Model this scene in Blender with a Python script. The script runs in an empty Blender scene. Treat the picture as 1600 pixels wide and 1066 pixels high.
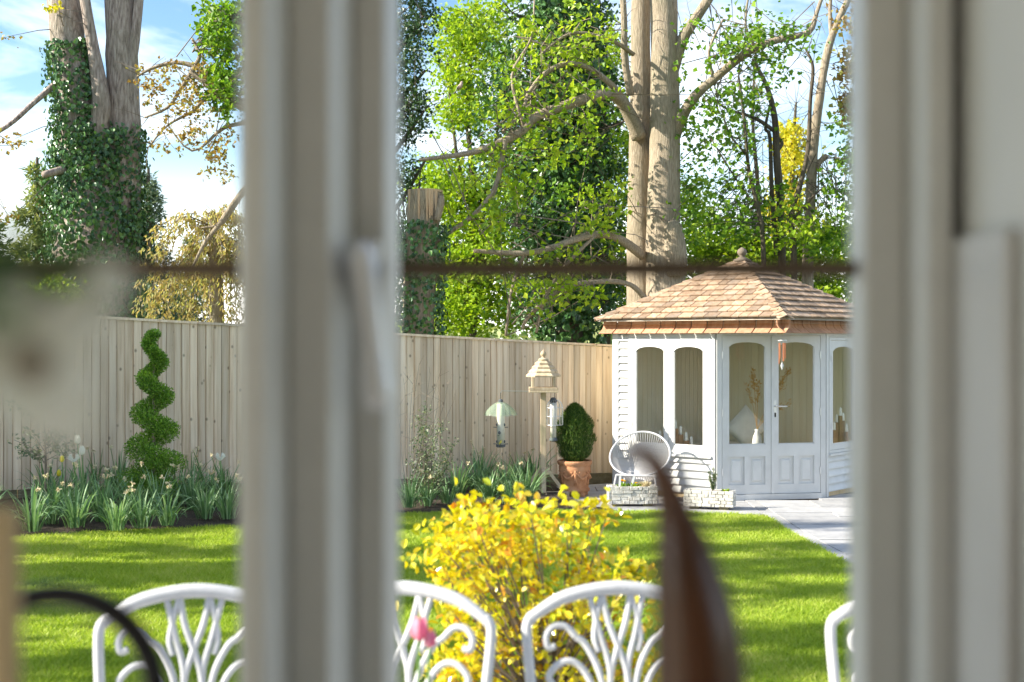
import bpy, bmesh, math, random
import numpy as np
from mathutils import Vector, Matrix, noise
sc = bpy.context.scene
C = sc.collection
rnd = random.Random(11)
rad = math.radians

# ------------------------------------------------------------------ camera, sky, sun, exposure
CZ, F, CX, CY = 1.8, 2000.0, 800.0, 533.0
cam = bpy.data.cameras.new('camera'); camo = bpy.data.objects.new('camera', cam); C.objects.link(camo)
camo.location = (0, 0, CZ); camo.rotation_euler = (rad(90), 0, 0)
cam.sensor_width = 36; cam.lens = F / 1600 * 36; cam.clip_start = 0.03; cam.clip_end = 3000
cam.dof.use_dof = True; cam.dof.focus_distance = 14.6; cam.dof.aperture_fstop = 2.9
sc.camera = camo
SUN_EL = 29.0
SUN_DIR = Vector((0.97, 0.16, 0)).normalized() * math.cos(rad(SUN_EL)); SUN_DIR.z = -math.sin(rad(SUN_EL))   # way the light travels
w = bpy.data.worlds.new('World'); sc.world = w; w.use_nodes = True
wt = w.node_tree; wt.nodes.clear()
sky = wt.nodes.new('ShaderNodeTexSky'); sky.sky_type = 'NISHITA'; sky.sun_disc = False
sky.sun_elevation = rad(SUN_EL); sky.sun_rotation = math.atan2(-SUN_DIR.x, -SUN_DIR.y)
sky.air_density = 1.0; sky.dust_density = 0.3; sky.ozone_density = 1.2
tc = wt.nodes.new('ShaderNodeTexCoord'); mp = wt.nodes.new('ShaderNodeMapping')
mp.inputs['Scale'].default_value = (1.0, 1.0, 3.2); mp.inputs['Location'].default_value = (0.3, 0.75, 0.1)
wt.links.new(tc.outputs['Generated'], mp.inputs['Vector'])
cn = wt.nodes.new('ShaderNodeTexNoise'); cn.inputs['Scale'].default_value = 4.2; cn.inputs['Detail'].default_value = 9
cn.inputs['Roughness'].default_value = 0.6; cn.inputs['Distortion'].default_value = 0.5
wt.links.new(mp.outputs[0], cn.inputs['Vector'])
cr = wt.nodes.new('ShaderNodeValToRGB'); cr.color_ramp.elements[0].position = 0.44; cr.color_ramp.elements[1].position = 0.78
wt.links.new(cn.outputs['Fac'], cr.inputs['Fac'])
cm = wt.nodes.new('ShaderNodeMix'); cm.data_type = 'RGBA'
sx = wt.nodes.new('ShaderNodeSeparateXYZ'); wt.links.new(tc.outputs['Generated'], sx.inputs[0])
hz_ = wt.nodes.new('ShaderNodeMapRange'); hz_.interpolation_type = 'SMOOTHSTEP'; wt.links.new(sx.outputs['Z'], hz_.inputs['Value'])
for k_, v_ in (('From Min', 0.0), ('From Max', 0.16), ('To Min', 0.92), ('To Max', 0.0)): hz_.inputs[k_].default_value = v_
c8 = wt.nodes.new('ShaderNodeMath'); c8.operation = 'MULTIPLY'; wt.links.new(cr.outputs['Color'], c8.inputs[0]); c8.inputs[1].default_value = 0.75
mx = wt.nodes.new('ShaderNodeMath'); mx.operation = 'MAXIMUM'; wt.links.new(hz_.outputs[0], mx.inputs[0]); wt.links.new(c8.outputs[0], mx.inputs[1])
wt.links.new(mx.outputs[0], cm.inputs[0]); hs = wt.nodes.new('ShaderNodeHueSaturation'); hs.inputs['Saturation'].default_value = 1.18; hs.inputs['Value'].default_value = 0.62; wt.links.new(sky.outputs[0], hs.inputs['Color']); wt.links.new(hs.outputs[0], cm.inputs[6])
cm.inputs[7].default_value = (7.0, 6.8, 6.6, 1)
bg = wt.nodes.new('ShaderNodeBackground'); bg.inputs['Strength'].default_value = 0.105
wo = wt.nodes.new('ShaderNodeOutputWorld')
wt.links.new(cm.outputs[2], bg.inputs['Color']); wt.links.new(bg.outputs[0], wo.inputs['Surface'])
sl = bpy.data.lights.new('sun', 'SUN'); sl.energy = 3.3; sl.angle = rad(0.55); sl.color = (1.0, 0.93, 0.80)
so = bpy.data.objects.new('sun', sl); C.objects.link(so); so.location = (-20, -8, 14)
so.rotation_euler = SUN_DIR.to_track_quat('-Z', 'Y').to_euler()
vs = sc.view_settings; vs.view_transform = 'Standard'; vs.look = 'None'; vs.gamma = 1; vs.use_curve_mapping = False; vs.exposure = 1.95
sc.cycles.use_denoising = True
sc.cycles.max_bounces = 10; sc.cycles.transparent_max_bounces = 16; sc.cycles.sample_clamp_indirect = 6
sc.cycles.caustics_reflective = False; sc.cycles.caustics_refractive = False

# ------------------------------------------------------------------ helpers
def at(px, py, d): return Vector(((px - CX) / F * d, d, CZ + (CY - py) / F * d))
def sm(t): t = max(0, min(1, t)); return t * t * (3 - 2 * t)
def hgt(x, y):
    far = 0.19 * max(0, min(1, 1 - (x + 4.7) / 5.7)); t = sm((y - 5) / 8)
    return 0.2 * (1 - t) + far * t
def ground(px, py):
    z = 0.1
    for _ in range(12):
        d = (CZ - z) * F / (py - CY); x = (px - CX) / F * d; z = hgt(x, d)
    return Vector((x, d, z))
ORG = {}
class MB:
    def __init__(s): s.v = []; s.f = []
    def add(s, vs, fs):
        b = len(s.v); s.v.extend(vs); s.f.extend([tuple(i + b for i in f) for f in fs]); return s
    def obox(s, o, ax, ay, az, x0, x1, y0, y1, z0, z1):
        vs = [o + ax * x + ay * y + az * z for z in (z0, z1) for y in (y0, y1) for x in (x0, x1)]
        fs = [(0, 2, 3, 1), (4, 5, 7, 6), (0, 1, 5, 4), (2, 6, 7, 3), (0, 4, 6, 2), (1, 3, 7, 5)]
        return s.add(vs, fs)
    def box(s, x0, x1, y0, y1, z0, z1): return s.obox(Vector((0, 0, 0)), Vector((1, 0, 0)), Vector((0, 1, 0)), Vector((0, 0, 1)), x0, x1, y0, y1, z0, z1)
    def prism(s, poly, off):
        n = len(poly); vs = [Vector(p) for p in poly] + [Vector(p) + off for p in poly]
        fs = [tuple(range(n - 1, -1, -1)), tuple(range(n, 2 * n))] + [(i, (i + 1) % n, n + (i + 1) % n, n + i) for i in range(n)]
        return s.add(vs, fs)
    def tube(s, pts, rr, n=6, jit=0.0, seed=0, cap=True):
        pts = [Vector(p) for p in pts]
        if not isinstance(rr, (list, tuple)): rr = [rr] * len(pts)
        b = len(s.v); m = len(pts); up = None
        for i, p in enumerate(pts):
            t = (pts[min(i + 1, m - 1)] - pts[max(i - 1, 0)])
            t = t.normalized() if t.length > 1e-9 else Vector((0, 0, 1))
            if up is None: up = t.orthogonal().normalized()
            up = (up - t * up.dot(t))
            up = up.normalized() if up.length > 1e-6 else t.orthogonal().normalized()
            bi = t.cross(up)
            for k in range(n):
                a = 2 * math.pi * k / n; r = rr[i]
                dv = up * math.cos(a) + bi * math.sin(a)
                if jit: r *= 1 + jit * noise.noise(p * 1.7 + dv * 2.2 + Vector((seed, 0, 0))) + jit * .6 * noise.noise(p * 5 + dv * 4 + Vector((0, seed, 0)))
                s.v.append(p + dv * r)
        for i in range(m - 1):
            for k in range(n):
                k2 = (k + 1) % n
                s.f.append((b + i * n + k, b + i * n + k2, b + (i + 1) * n + k2, b + (i + 1) * n + k))
        if cap:
            s.f.append(tuple(b + k for k in range(n - 1, -1, -1))); s.f.append(tuple(b + (m - 1) * n + k for k in range(n)))
        return s
    def lathe(s, c, prof, n=20, sx=1, sy=1):
        c = Vector(c); b = len(s.v); m = len(prof)
        for (r, z) in prof:
            for k in range(n):
                a = 2 * math.pi * k / n; s.v.append(c + Vector((r * math.cos(a) * sx, r * math.sin(a) * sy, z)))
        for i in range(m - 1):
            for k in range(n):
                k2 = (k + 1) % n; s.f.append((b + i * n + k, b + i * n + k2, b + (i + 1) * n + k2, b + (i + 1) * n + k))
        s.f.append(tuple(b + k for k in range(n - 1, -1, -1))); s.f.append(tuple(b + (m - 1) * n + k for k in range(n)))
        return s
    def leaf(s, p, d, nr, L, W, fold=0.25):
        sd = d.cross(nr); sd = sd.normalized() if sd.length > 1e-6 else Vector((1, 0, 0))
        up = sd.cross(d) * (W * fold); b = len(s.v)
        s.v += [p, p + d * (L * .45) + sd * (W * .5) + up, p + d * L, p + d * (L * .45) - sd * (W * .5) + up]
        s.f += [(b, b + 1, b + 2), (b, b + 2, b + 3)]
    def leaf6(s, p, d, nr, L, W, fold=0.2):
        sd = d.cross(nr); sd = sd.normalized() if sd.length > 1e-6 else Vector((1, 0, 0))
        up = sd.cross(d) * (W * fold); b = len(s.v); q = p + d * (L * .3); q2 = p + d * (L * .7)
        s.v += [p, q + sd * W * .45 + up, q2 + sd * W * .42 + up, p + d * L - up * .5, q2 - sd * W * .42 + up, q - sd * W * .45 + up]
        s.f += [(b, b + 1, b + 2, b + 3), (b, b + 3, b + 4, b + 5)]
    def strip(s, pts, ws, side):
        b = len(s.v)
        for p, ww in zip(pts, ws): s.v += [p - side * ww * .5, p + side * ww * .5]
        for i in range(len(pts) - 1): s.f.append((b + 2 * i, b + 2 * i + 1, b + 2 * i + 3, b + 2 * i + 2))
    def ball(s, c, rx, ry, rz, nu=10, nv=7):
        return s.lathe(c, [(0.0001 + 1 * math.sin(math.pi * i / nv), -rz * math.cos(math.pi * i / nv)) for i in range(nv + 1)], nu, rx, ry)
    def mesh(s, name, mat, org=Vector((0, 0, 0)), smooth=False):
        me = bpy.data.meshes.new(name)
        me.from_pydata([tuple(p - org) for p in s.v], [], s.f)
        if mat: me.materials.append(mat)
        if smooth: me.polygons.foreach_set('use_smooth', [True] * len(me.polygons))
        me.update(); return me
    def build(s, name, mat, parent=None, smooth=False, bevel=0):
        org = ORG.get(parent.name, Vector((0, 0, 0))) if parent else Vector((0, 0, 0))
        o = bpy.data.objects.new(name, s.mesh(name, mat, org, smooth)); C.objects.link(o)
        if parent: o.parent = parent
        ORG[o.name] = org.copy()
        if bevel:
            m = o.modifiers.new('bevel', 'BEVEL'); m.width = bevel; m.segments = 2; m.limit_method = 'ANGLE'
        return o
def tag(o, label=None, cat=None, group=None, kind=None):
    if label: o['label'] = label
    if cat: o['category'] = cat
    if group: o['group'] = group
    if kind: o['kind'] = kind
    return o
def thing(name, label, cat, loc=(0, 0, 0), group=None):
    o = bpy.data.objects.new(name, None); C.objects.link(o); o.location = loc; o.empty_display_size = .1
    ORG[o.name] = Vector(loc); return tag(o, label, cat, group)
def copy_tree(o, parent=None):
    c = o.copy(); C.objects.link(c); c.parent = parent
    for ch in [x for x in bpy.data.objects if x.parent == o]: copy_tree(ch, c)
    return c
def shared(name, me, parent, M):
    o = bpy.data.objects.new(name, me); C.objects.link(o); o.parent = parent; o.matrix_basis = M; return o
def rv(r=rnd):
    while True:
        v = Vector((r.uniform(-1, 1), r.uniform(-1, 1), r.uniform(-1, 1)))
        if .05 < v.length < 1: return v.normalized()
def smooth_path(pts, k=4):
    pts = [Vector(p) for p in pts]; out = []
    for i in range(len(pts) - 1):
        p0, p1, p2, p3 = pts[max(i - 1, 0)], pts[i], pts[i + 1], pts[min(i + 2, len(pts) - 1)]
        for j in range(k):
            t = j / k
            out.append(.5 * ((2 * p1) + (p2 - p0) * t + (2 * p0 - 5 * p1 + 4 * p2 - p3) * t * t + (3 * p1 - p0 - 3 * p2 + p3) * t ** 3))
    out.append(pts[-1]); return out
def lerp_list(r, k):
    out = []
    for i in range(len(r) - 1): out += [r[i] + (r[i + 1] - r[i]) * j / k for j in range(k)]
    return out + [r[-1]]

# ------------------------------------------------------------------ materials
class MT:
    def __init__(s, name):
        s.m = bpy.data.materials.new(name); s.m.use_nodes = True; s.t = s.m.node_tree; s.t.nodes.clear()
        s.out = s.t.nodes.new('ShaderNodeOutputMaterial')
    def n(s, ty, ins=None, **at_):
        nd = s.t.nodes.new(ty)
        for k, v in at_.items(): setattr(nd, k, v)
        for k, v in (ins or {}).items():
            if isinstance(v, bpy.types.NodeSocket): s.t.links.new(v, nd.inputs[k])
            else: nd.inputs[k].default_value = v
        return nd
    def ramp(s, fac, stops):
        r = s.n('ShaderNodeValToRGB', {'Fac': fac}); e = r.color_ramp.elements
        while len(e) < len(stops): e.new(.5)
        for el, (p, c) in zip(e, stops): el.position = p; el.color = (*c, 1)
        return r.outputs['Color']
    def coords(s, scale=(1, 1, 1), jitter=True):
        tc = s.n('ShaderNodeTexCoord'); v = tc.outputs['Object']
        if jitter:
            oi = s.n('ShaderNodeObjectInfo'); mul = s.n('ShaderNodeMath', {0: oi.outputs['Random'], 1: 37.0}, operation='MULTIPLY')
            v = s.n('ShaderNodeVectorMath', {0: v, 1: mul.outputs[0]}, operation='ADD').outputs[0]
        return s.n('ShaderNodeMapping', {'Vector': v, 'Scale': scale}).outputs[0]
    def noise(s, vec, scale, detail=6, rough=.6): return s.n('ShaderNodeTexNoise', {'Vector': vec, 'Scale': scale, 'Detail': detail, 'Roughness': rough}).outputs['Fac']
    def mix(s, fac, a, b, blend='MIX'):
        m = s.n('ShaderNodeMix', {0: fac}, data_type='RGBA', blend_type=blend)
        for i, v in ((6, a), (7, b)):
            if isinstance(v, bpy.types.NodeSocket): s.t.links.new(v, m.inputs[i])
            else: m.inputs[i].default_value = (*v, 1)
        return m.outputs[2]
    def objvar(s, col, amt):
        oi = s.n('ShaderNodeObjectInfo'); mr = s.n('ShaderNodeMapRange', {'Value': oi.outputs['Random'], 'To Min': 1 - amt, 'To Max': 1 + amt})
        return s.n('ShaderNodeHueSaturation', {'Color': col, 'Value': mr.outputs[0]}).outputs[0]
    def bsdf(s, col, rough=.6, bump=None, bs=.3, bd=.01, spec=.5, **kw):
        ins = {'Base Color': col if isinstance(col, bpy.types.NodeSocket) else (*col, 1), 'Roughness': rough, 'Specular IOR Level': spec}
        if bump is not None: ins['Normal'] = s.n('ShaderNodeBump', {'Height': bump, 'Strength': bs, 'Distance': bd}).outputs[0]
        ins.update(kw); return s.n('ShaderNodeBsdfPrincipled', ins)
    def done(s, sh): s.t.links.new(sh.outputs[0], s.out.inputs['Surface']); return s.m
def m_plain(name, c, rough=.6, var=.12, scale=8, bump=.15, metal=0, spec=.5, obj=0):
    t = MT(name); v = t.coords(); f = t.noise(v, scale)
    col = t.ramp(f, [(.3, tuple(x * (1 - var) for x in c)), (.7, tuple(min(1, x * (1 + var)) for x in c))])
    if obj: col = t.objvar(col, obj)
    return t.done(t.bsdf(col, rough, t.noise(v, scale * 6), bump, .004, spec, Metallic=metal))
def m_wood(name, dark, mid, light, axis=2, obj=.15, knots=True, scale=1.0, rough=.8, grime=None, kz=3.2):
    t = MT(name); st = [22 * scale] * 3; st[axis] = 1.6 * scale
    v = t.coords(tuple(st)); f = t.noise(v, 1.0, 8, .65)
    col = t.ramp(f, [(.28, dark), (.5, mid), (.75, light)])
    if knots:
        kt = [9 * scale] * 3; kt[axis] = kz * scale
        vo = t.n('ShaderNodeTexVoronoi', {'Vector': t.coords(tuple(kt)), 'Scale': 1.0})
        kf = t.n('ShaderNodeMapRange', {'Value': vo.outputs['Distance'], 'From Min': .05, 'From Max': .16, 'To Min': .85, 'To Max': 0}).outputs[0]
        col = t.mix(kf, col, tuple(x * .38 for x in dark))
    if grime:
        g = t.noise(t.coords((3, 3, .8)), 1.2, 5); gf = t.n('ShaderNodeMapRange', {'Value': g, 'From Min': .5, 'From Max': .75, 'To Max': .55}).outputs[0]
        col = t.mix(gf, col, grime)
    col = t.objvar(col, obj)
    return t.done(t.bsdf(col, rough, f, .4, .004, .25))
def m_leaf(name, cols, trans=.4, rough=.5, spec=.35, tint=None):
    t = MT(name); g = t.n('ShaderNodeNewGeometry'); st = [(i / max(1, len(cols) - 1), c) for i, c in enumerate(cols)]
    col = t.ramp(g.outputs['Random Per Island'], st)
    tcol = t.mix(1.0, col, tint or (1.25, 1.2, .55), 'MULTIPLY')
    a = t.bsdf(col, rough, spec=spec); b = t.n('ShaderNodeBsdfTranslucent', {'Color': tcol})
    return t.done(t.n('ShaderNodeMixShader', {0: trans, 1: a.outputs[0], 2: b.outputs[0]}))
def m_bark(name, dark, mid, light, sx=9, sz=1.1, bs=.9):
    t = MT(name); v = t.coords((sx, sx, sz), False)
    vo = t.n('ShaderNodeTexVoronoi', {'Vector': v, 'Scale': 1.6}, feature='DISTANCE_TO_EDGE').outputs['Distance']
    nz = t.noise(v, 2.2, 9, .7); h = t.n('ShaderNodeMath', {0: t.n('ShaderNodeMath', {0: vo, 1: .5}, operation='MULTIPLY').outputs[0], 1: nz}, operation='ADD').outputs[0]
    col = t.ramp(h, [(.35, dark), (.6, mid), (.95, light)])
    big = t.noise(t.coords((1, 1, .6), False), 1.5, 4); col = t.mix(t.n('ShaderNodeMapRange', {'Value': big, 'From Min': .45, 'From Max': .7, 'To Max': .35}).outputs[0], col, (.16, .17, .10))
    return t.done(t.bsdf(col, .9, h, bs, .03, .2))
def m_glass(name, tint=(1, 1, 1), refl=1.0):
    t = MT(name); fc = t.n('ShaderNodeLayerWeight', {'Blend': .5}).outputs['Facing']
    p5 = t.n('ShaderNodeMath', {0: fc, 1: 5.0}, operation='POWER').outputs[0]          # Schlick, the same from both sides of the pane
    f = t.n('ShaderNodeMath', {0: p5, 1: .9 * refl, 2: .04 * refl}, operation='MULTIPLY_ADD').outputs[0]
    a = t.n('ShaderNodeBsdfTransparent', {'Color': (*tint, 1)}); b = t.n('ShaderNodeBsdfGlossy', {'Roughness': .01})
    return t.done(t.n('ShaderNodeMixShader', {0: f, 1: a.outputs[0], 2: b.outputs[0]}))
M = {}
M['fence'] = m_wood('fence_wood', (.48, .34, .215), (.71, .56, .40), (.84, .72, .56), 2, .20, grime=(.56, .50, .40), kz=11)
M['gravel_board'] = m_wood('gravel_board_wood', (.10, .09, .05), (.17, .15, .09), (.25, .22, .14), 0, .1)
M['white_paint'] = m_plain('white_paint', (.60, .595, .58), .5, .07, 5, .08, obj=.04)
M['cream_wall'] = m_wood('cream_boards', (.80, .71, .54), (.84, .77, .61), (.87, .82, .70), 2, .04, False)
M['shingle'] = m_wood('cedar_shingle', (.235, .15, .092), (.36, .245, .16), (.47, .35, .25), 1, .34, False, grime=(.33, .30, .27))
M['fascia'] = m_wood('cedar_fascia', (.34, .17, .09), (.46, .25, .15), (.55, .34, .22), 2, .18, False)
M['old_wood'] = m_wood('weathered_wood', (.34, .25, .16), (.52, .41, .27), (.64, .54, .39), 2, .1)
M['pale_wood'] = m_wood('pale_wood', (.50, .36, .20), (.62, .47, .28), (.70, .56, .36), 2, .05, False)
M['dark_beam'] = m_plain('soffit_wood', (.70, .62, .50), .8, .12)
M['grass'] = m_leaf('grass_blade', [(.24, .36, .028), (.34, .46, .04), (.46, .55, .07), (.56, .58, .17)], .45, .5, .3, (1.1, 1.15, .6))
gt_ = M['grass'].node_tree; rp_ = next(n for n in gt_.nodes if n.type == 'VALTORGB'); gm_ = next(n for n in gt_.nodes if n.type == 'NEW_GEOMETRY')
nz_ = gt_.nodes.new('ShaderNodeTexNoise'); nz_.inputs['Scale'].default_value = 2.2; nz_.inputs['Detail'].default_value = 6; gt_.links.new(gm_.outputs['Position'], nz_.inputs['Vector'])
ma_ = gt_.nodes.new('ShaderNodeMath'); ma_.operation = 'MULTIPLY_ADD'; gt_.links.new(nz_.outputs['Fac'], ma_.inputs[0]); ma_.inputs[1].default_value = 1.3; ma_.inputs[2].default_value = -.55
mb_ = gt_.nodes.new('ShaderNodeMath'); mb_.operation = 'MULTIPLY_ADD'; gt_.links.new(gm_.outputs['Random Per Island'], mb_.inputs[0]); mb_.inputs[1].default_value = .8; gt_.links.new(ma_.outputs[0], mb_.inputs[2])
gt_.links.new(mb_.outputs[0], rp_.inputs['Fac'])
t_ = MT('lawn_soil'); v_ = t_.coords((1, 1, 1), False)
M['lawn'] = t_.done(t_.bsdf(t_.ramp(t_.noise(v_, 9, 8), [(.3, (.09, .14, .02)), (.55, (.16, .24, .03)), (.75, (.26, .30, .08))]), .9, t_.noise(v_, 60), .6, .02))
t_ = MT('soil'); v_ = t_.coords((1, 1, 1), False)
M['soil'] = t_.done(t_.bsdf(t_.ramp(t_.noise(v_, 14, 9, .7), [(.3, (.035, .024, .016)), (.6, (.085, .06, .04)), (.8, (.16, .12, .085))]), .95, t_.noise(v_, 22, 9, .75), 1, .05))
t_ = MT('rough_ground'); v_ = t_.coords((1, 1, 1), False)
M['ground'] = t_.done(t_.bsdf(t_.ramp(t_.noise(v_, 3, 9, .7), [(.3, (.06, .08, .02)), (.6, (.10, .14, .03)), (.8, (.16, .15, .07))]), .95, t_.noise(v_, 20), .8, .04))
t_ = MT('paving_stone'); v_ = t_.coords((1, 1, 1))
M['paving'] = t_.done(t_.bsdf(t_.objvar(t_.ramp(t_.noise(v_, 5, 9, .7), [(.25, (.28, .275, .275)), (.5, (.385, .38, .38)), (.75, (.48, .46, .435))]), .10), .8, t_.noise(v_, 18, 8), .5, .012, .3))
t_ = MT('trough_stone'); v_ = t_.coords((1, 1, 1))
M['trough'] = t_.done(t_.bsdf(t_.objvar(t_.ramp(t_.noise(v_, 16, 9, .75), [(.30, (.30, .28, .25)), (.5, (.60, .57, .51)), (.7, (.74, .72, .67))]), .10), .85, t_.noise(v_, 30, 8), .9, .01, .3))
t_ = MT('terracotta'); v_ = t_.coords((1, 1, 1))
M['terracotta'] = t_.done(t_.bsdf(t_.ramp(t_.noise(v_, 7, 9, .7), [(.25, (.28, .12, .06)), (.5, (.50, .24, .12)), (.75, (.58, .34, .20))]), .85, t_.noise(v_, 25), .4, .01, .25))
M['bark_pine'] = m_bark('pine_bark', (.15, .11, .095), (.42, .34, .30), (.66, .58, .52), 13, 2.4, 1.0)
M['bark_grey'] = m_bark('grey_bark', (.20, .155, .11), (.40, .325, .24), (.56, .48, .38), 30, 3.2)
M['bark_dark'] = m_bark('dark_bark', (.05, .04, .03), (.12, .095, .07), (.20, .165, .125), 12, 1.2)
M['twig'] = m_plain('twig_bark', (.19, .15, .11), .85, .3, 12, .3)
M['stump_wood'] = m_wood('stump_wood', (.33, .20, .11), (.52, .37, .23), (.62, .50, .36), 2, 0, False)
M['ivy'] = m_leaf('ivy_leaf', [(.025, .075, .028), (.045, .12, .038), (.08, .19, .055), (.15, .28, .085)], .15, .32, .55)
M['leaf_green'] = m_leaf('spring_leaf', [(.16, .28, .016), (.25, .40, .022), (.35, .50, .03), (.46, .55, .05)], .5, .5)
M['leaf_mid'] = m_leaf('maple_leaf', [(.07, .17, .016), (.12, .26, .022), (.20, .36, .032), (.31, .45, .045)], .45, .45)
M['leaf_dark'] = m_leaf('evergreen_leaf', [(.02, .055, .018), (.035, .085, .025), (.06, .12, .035)], .2, .4, .5)
M['leaf_yellow'] = m_leaf('yellow_leaf', [(.48, .48, .03), (.62, .58, .04), (.68, .56, .05), (.50, .54, .06)], .45, .5)
M['leaf_copper'] = m_leaf('copper_leaf', [(.18, .10, .03), (.32, .20, .06), (.42, .30, .09), (.30, .33, .08), (.48, .34, .13)], .4, .5)
M['needle_pale'] = m_leaf('pale_needles', [(.20, .26, .11), (.30, .36, .15), (.42, .44, .22)], .35, .6)
M['needle_blue'] = m_leaf('blue_needles', [(.10, .16, .11), (.17, .24, .17), (.26, .32, .24)], .3, .6)
M['needle_tan'] = m_leaf('tan_needles', [(.36, .27, .12), (.52, .43, .20), (.44, .48, .18), (.62, .48, .32)], .45, .6)
M['box_leaf'] = m_leaf('box_leaf', [(.07, .17, .02), (.13, .28, .03), (.21, .39, .04), (.32, .50, .07)], .3, .4, .45)
M['cypress_leaf'] = m_leaf('cypress_leaf', [(.03, .075, .015), (.055, .12, .018), (.10, .18, .025), (.16, .22, .05)], .25, .55)
M['narcissus'] = m_leaf('narcissus_leaf', [(.10, .20, .085), (.16, .29, .12), (.26, .41, .19), (.40, .52, .31)], .3, .4, .45, (1.1, 1.15, .7))
M['shrub_var'] = m_leaf('variegated_leaf', [(.05, .11, .05), (.10, .16, .08), (.30, .33, .20), (.16, .21, .11)], .25, .45)
M['golden'] = m_leaf('golden_leaf', [(.62, .55, .01), (.78, .68, .012), (.82, .70, .02), (.68, .66, .03), (.34, .44, .02), (.80, .70, .02), (.82, .74, .05), (.60, .24, .02), (.80, .74, .10), (.82, .72, .03), (.46, .54, .02)], .42, .22, .8, (1.1, 1.0, .3))
M['petal_white'] = m_leaf('white_petal', [(.84, .83, .77), (.88, .87, .82)], .5, .5, .3, (1, 1, .9))
M['near_petal'] = m_leaf('near_white_petal', [(.86, .85, .80), (.90, .89, .85)], .72, .5, .3, (1, 1, .95))
M['petal_cream'] = m_leaf('cream_petal', [(.72, .64, .40), (.78, .70, .48), (.60, .46, .30)], .3, .6, .3, (1, 1, .9))
M['petal_yellow'] = m_leaf('yellow_petal', [(.80, .42, .01), (.85, .55, .02)], .3, .5)
M['petal_pink'] = m_leaf('pink_petal', [(.80, .30, .42), (.86, .55, .62), (.85, .20, .35)], .35, .5, .3, (1, .9, .9))
M['stem'] = m_plain('green_stem', (.11, .22, .06), .6, .2)
M['dried'] = m_leaf('dried_plume', [(.50, .26, .06), (.62, .36, .10), (.68, .45, .18)], .3, .7)
M['frame_paint'] = m_plain('taupe_frame_paint', (.66, .645, .61), .42, .03, 30, .05)
M['plaster'] = m_plain('plaster', (.72, .71, .68), .8, .04, 6, .08)
M['render'] = m_plain('house_render', (.66, .62, .54), .9, .08, 6, .3)
M['grey_panel'] = m_plain('pale_grey_panel', (.62, .60, .58), .6, .04)
M['brown_gloss'] = m_plain('brown_lacquered_wood', (.085, .028, .010), .30, .35, 9, .05, spec=.7)
M['black_metal'] = m_plain('black_metal', (.018, .017, .017), .35, .2, 20, .1, .6)
M['lead'] = m_plain('dull_lead_bar', (.13, .09, .06), .5, .2, 20, .1, .3)
M['silver'] = m_plain('satin_metal', (.68, .68, .69), .28, .05, 20, .03, .85)
M['handle_metal'] = m_plain('pale_satin_metal', (.82, .82, .84), .35, .04, 20, .03, .35)
M['cast'] = m_plain('white_cast_aluminium', (.56, .56, .575), .42, .06, 25, .12)
M['cord'] = m_plain('grey_cord', (.52, .50, .49), .6, .08)
M['copper'] = m_plain('copper_tube', (.60, .24, .13), .3, .1, 20, .05, .8)
M['candle'] = m_plain('candle_wax', (.84, .82, .76), .5, .03)
M['block_wood'] = m_wood('block_wood', (.20, .10, .045), (.30, .165, .08), (.42, .25, .13), 2, .2, False)
M['cushion'] = m_plain('white_cushion', (.74, .72, .69), .9, .06, 14, .3)
M['green_cloth'] = m_plain('green_cloth', (.14, .18, .09), .9, .15, 14, .3)
M['dark_cloth'] = m_plain('dark_cloth', (.05, .05, .055), .9, .15)
M['glass'] = m_glass('clear_glass', (.99, .993, .99), .12)
M['summer_glass'] = m_glass('summerhouse_glass', (.98, .985, .97), 1.0)
t_ = MT('green_tinted_glass'); a_ = t_.n('ShaderNodeBsdfTransparent', {'Color': (.86, .94, .82, 1)}); b_ = t_.bsdf((.62, .74, .58), .12)
M['dome_glass'] = t_.done(t_.n('ShaderNodeMixShader', {0: .26, 1: a_.outputs[0], 2: b_.outputs[0]}))
M['seed'] = m_plain('seed_tube', (.66, .63, .54), .5, .15, 40, .2)
M['feeder_dark'] = m_plain('feeder_dark', (.09, .10, .11), .5, .15)
M['bird_body'] = m_plain('bird_feather', (.44, .32, .29), .9, .15, 30)
M['bird_wing'] = m_plain('bird_wing', (.20, .18, .18), .9, .15, 30)
M['finch'] = m_plain('finch_feather', (.55, .48, .07), .9, .2, 40)
M['label_tag'] = m_plain('white_plastic', (.8, .8, .8), .5, .03)

# ------------------------------------------------------------------ ground
def grid_sheet(name, xs, ys, zf, mat, inside=None):
    mb = MB(); idx = {}
    for j, y in enumerate(ys):
        for i, x in enumerate(xs): mb.v.append(Vector((x, y, zf(x, y))))
    n = len(xs)
    for j in range(len(ys) - 1):
        for i in range(n - 1):
            if inside and not inside((xs[i] + xs[i + 1]) / 2, (ys[j] + ys[j + 1]) / 2): continue
            mb.f.append((j * n + i, j * n + i + 1, (j + 1) * n + i + 1, (j + 1) * n + i))
    o = mb.build(name, mat, smooth=True); tag(o, kind='structure'); return o
def frange(a, b, s): return [a + (b - a) * i / max(1, round((b - a) / s)) for i in range(max(1, round((b - a) / s)) + 1)]
gx = [-1500, -500, -150, -60] + frange(-30, 30, 1.5) + [60, 150, 500, 1500]
gy = [-1500, -300, -60, -20] + frange(-6, 45, 1.5) + [80, 200, 600, 1800]
grid_sheet('ground', gx, gy, lambda x, y: hgt(x, y) - .05 - (.12 if y > 18 else 0), M['ground'])
edge_px = [(-260, 858), (35, 843), (150, 833), (365, 826), (500, 815), (640, 804), (850, 798), (1010, 800), (1200, 808)]
EDGE = [ground(*p) for p in edge_px]
def edge_y(x):
    if x <= EDGE[0].x: return EDGE[0].y
    for a, b in zip(EDGE, EDGE[1:]):
        if a.x <= x <= b.x: return a.y + (b.y - a.y) * (x - a.x) / (b.x - a.x)
    return EDGE[-1].y
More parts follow.
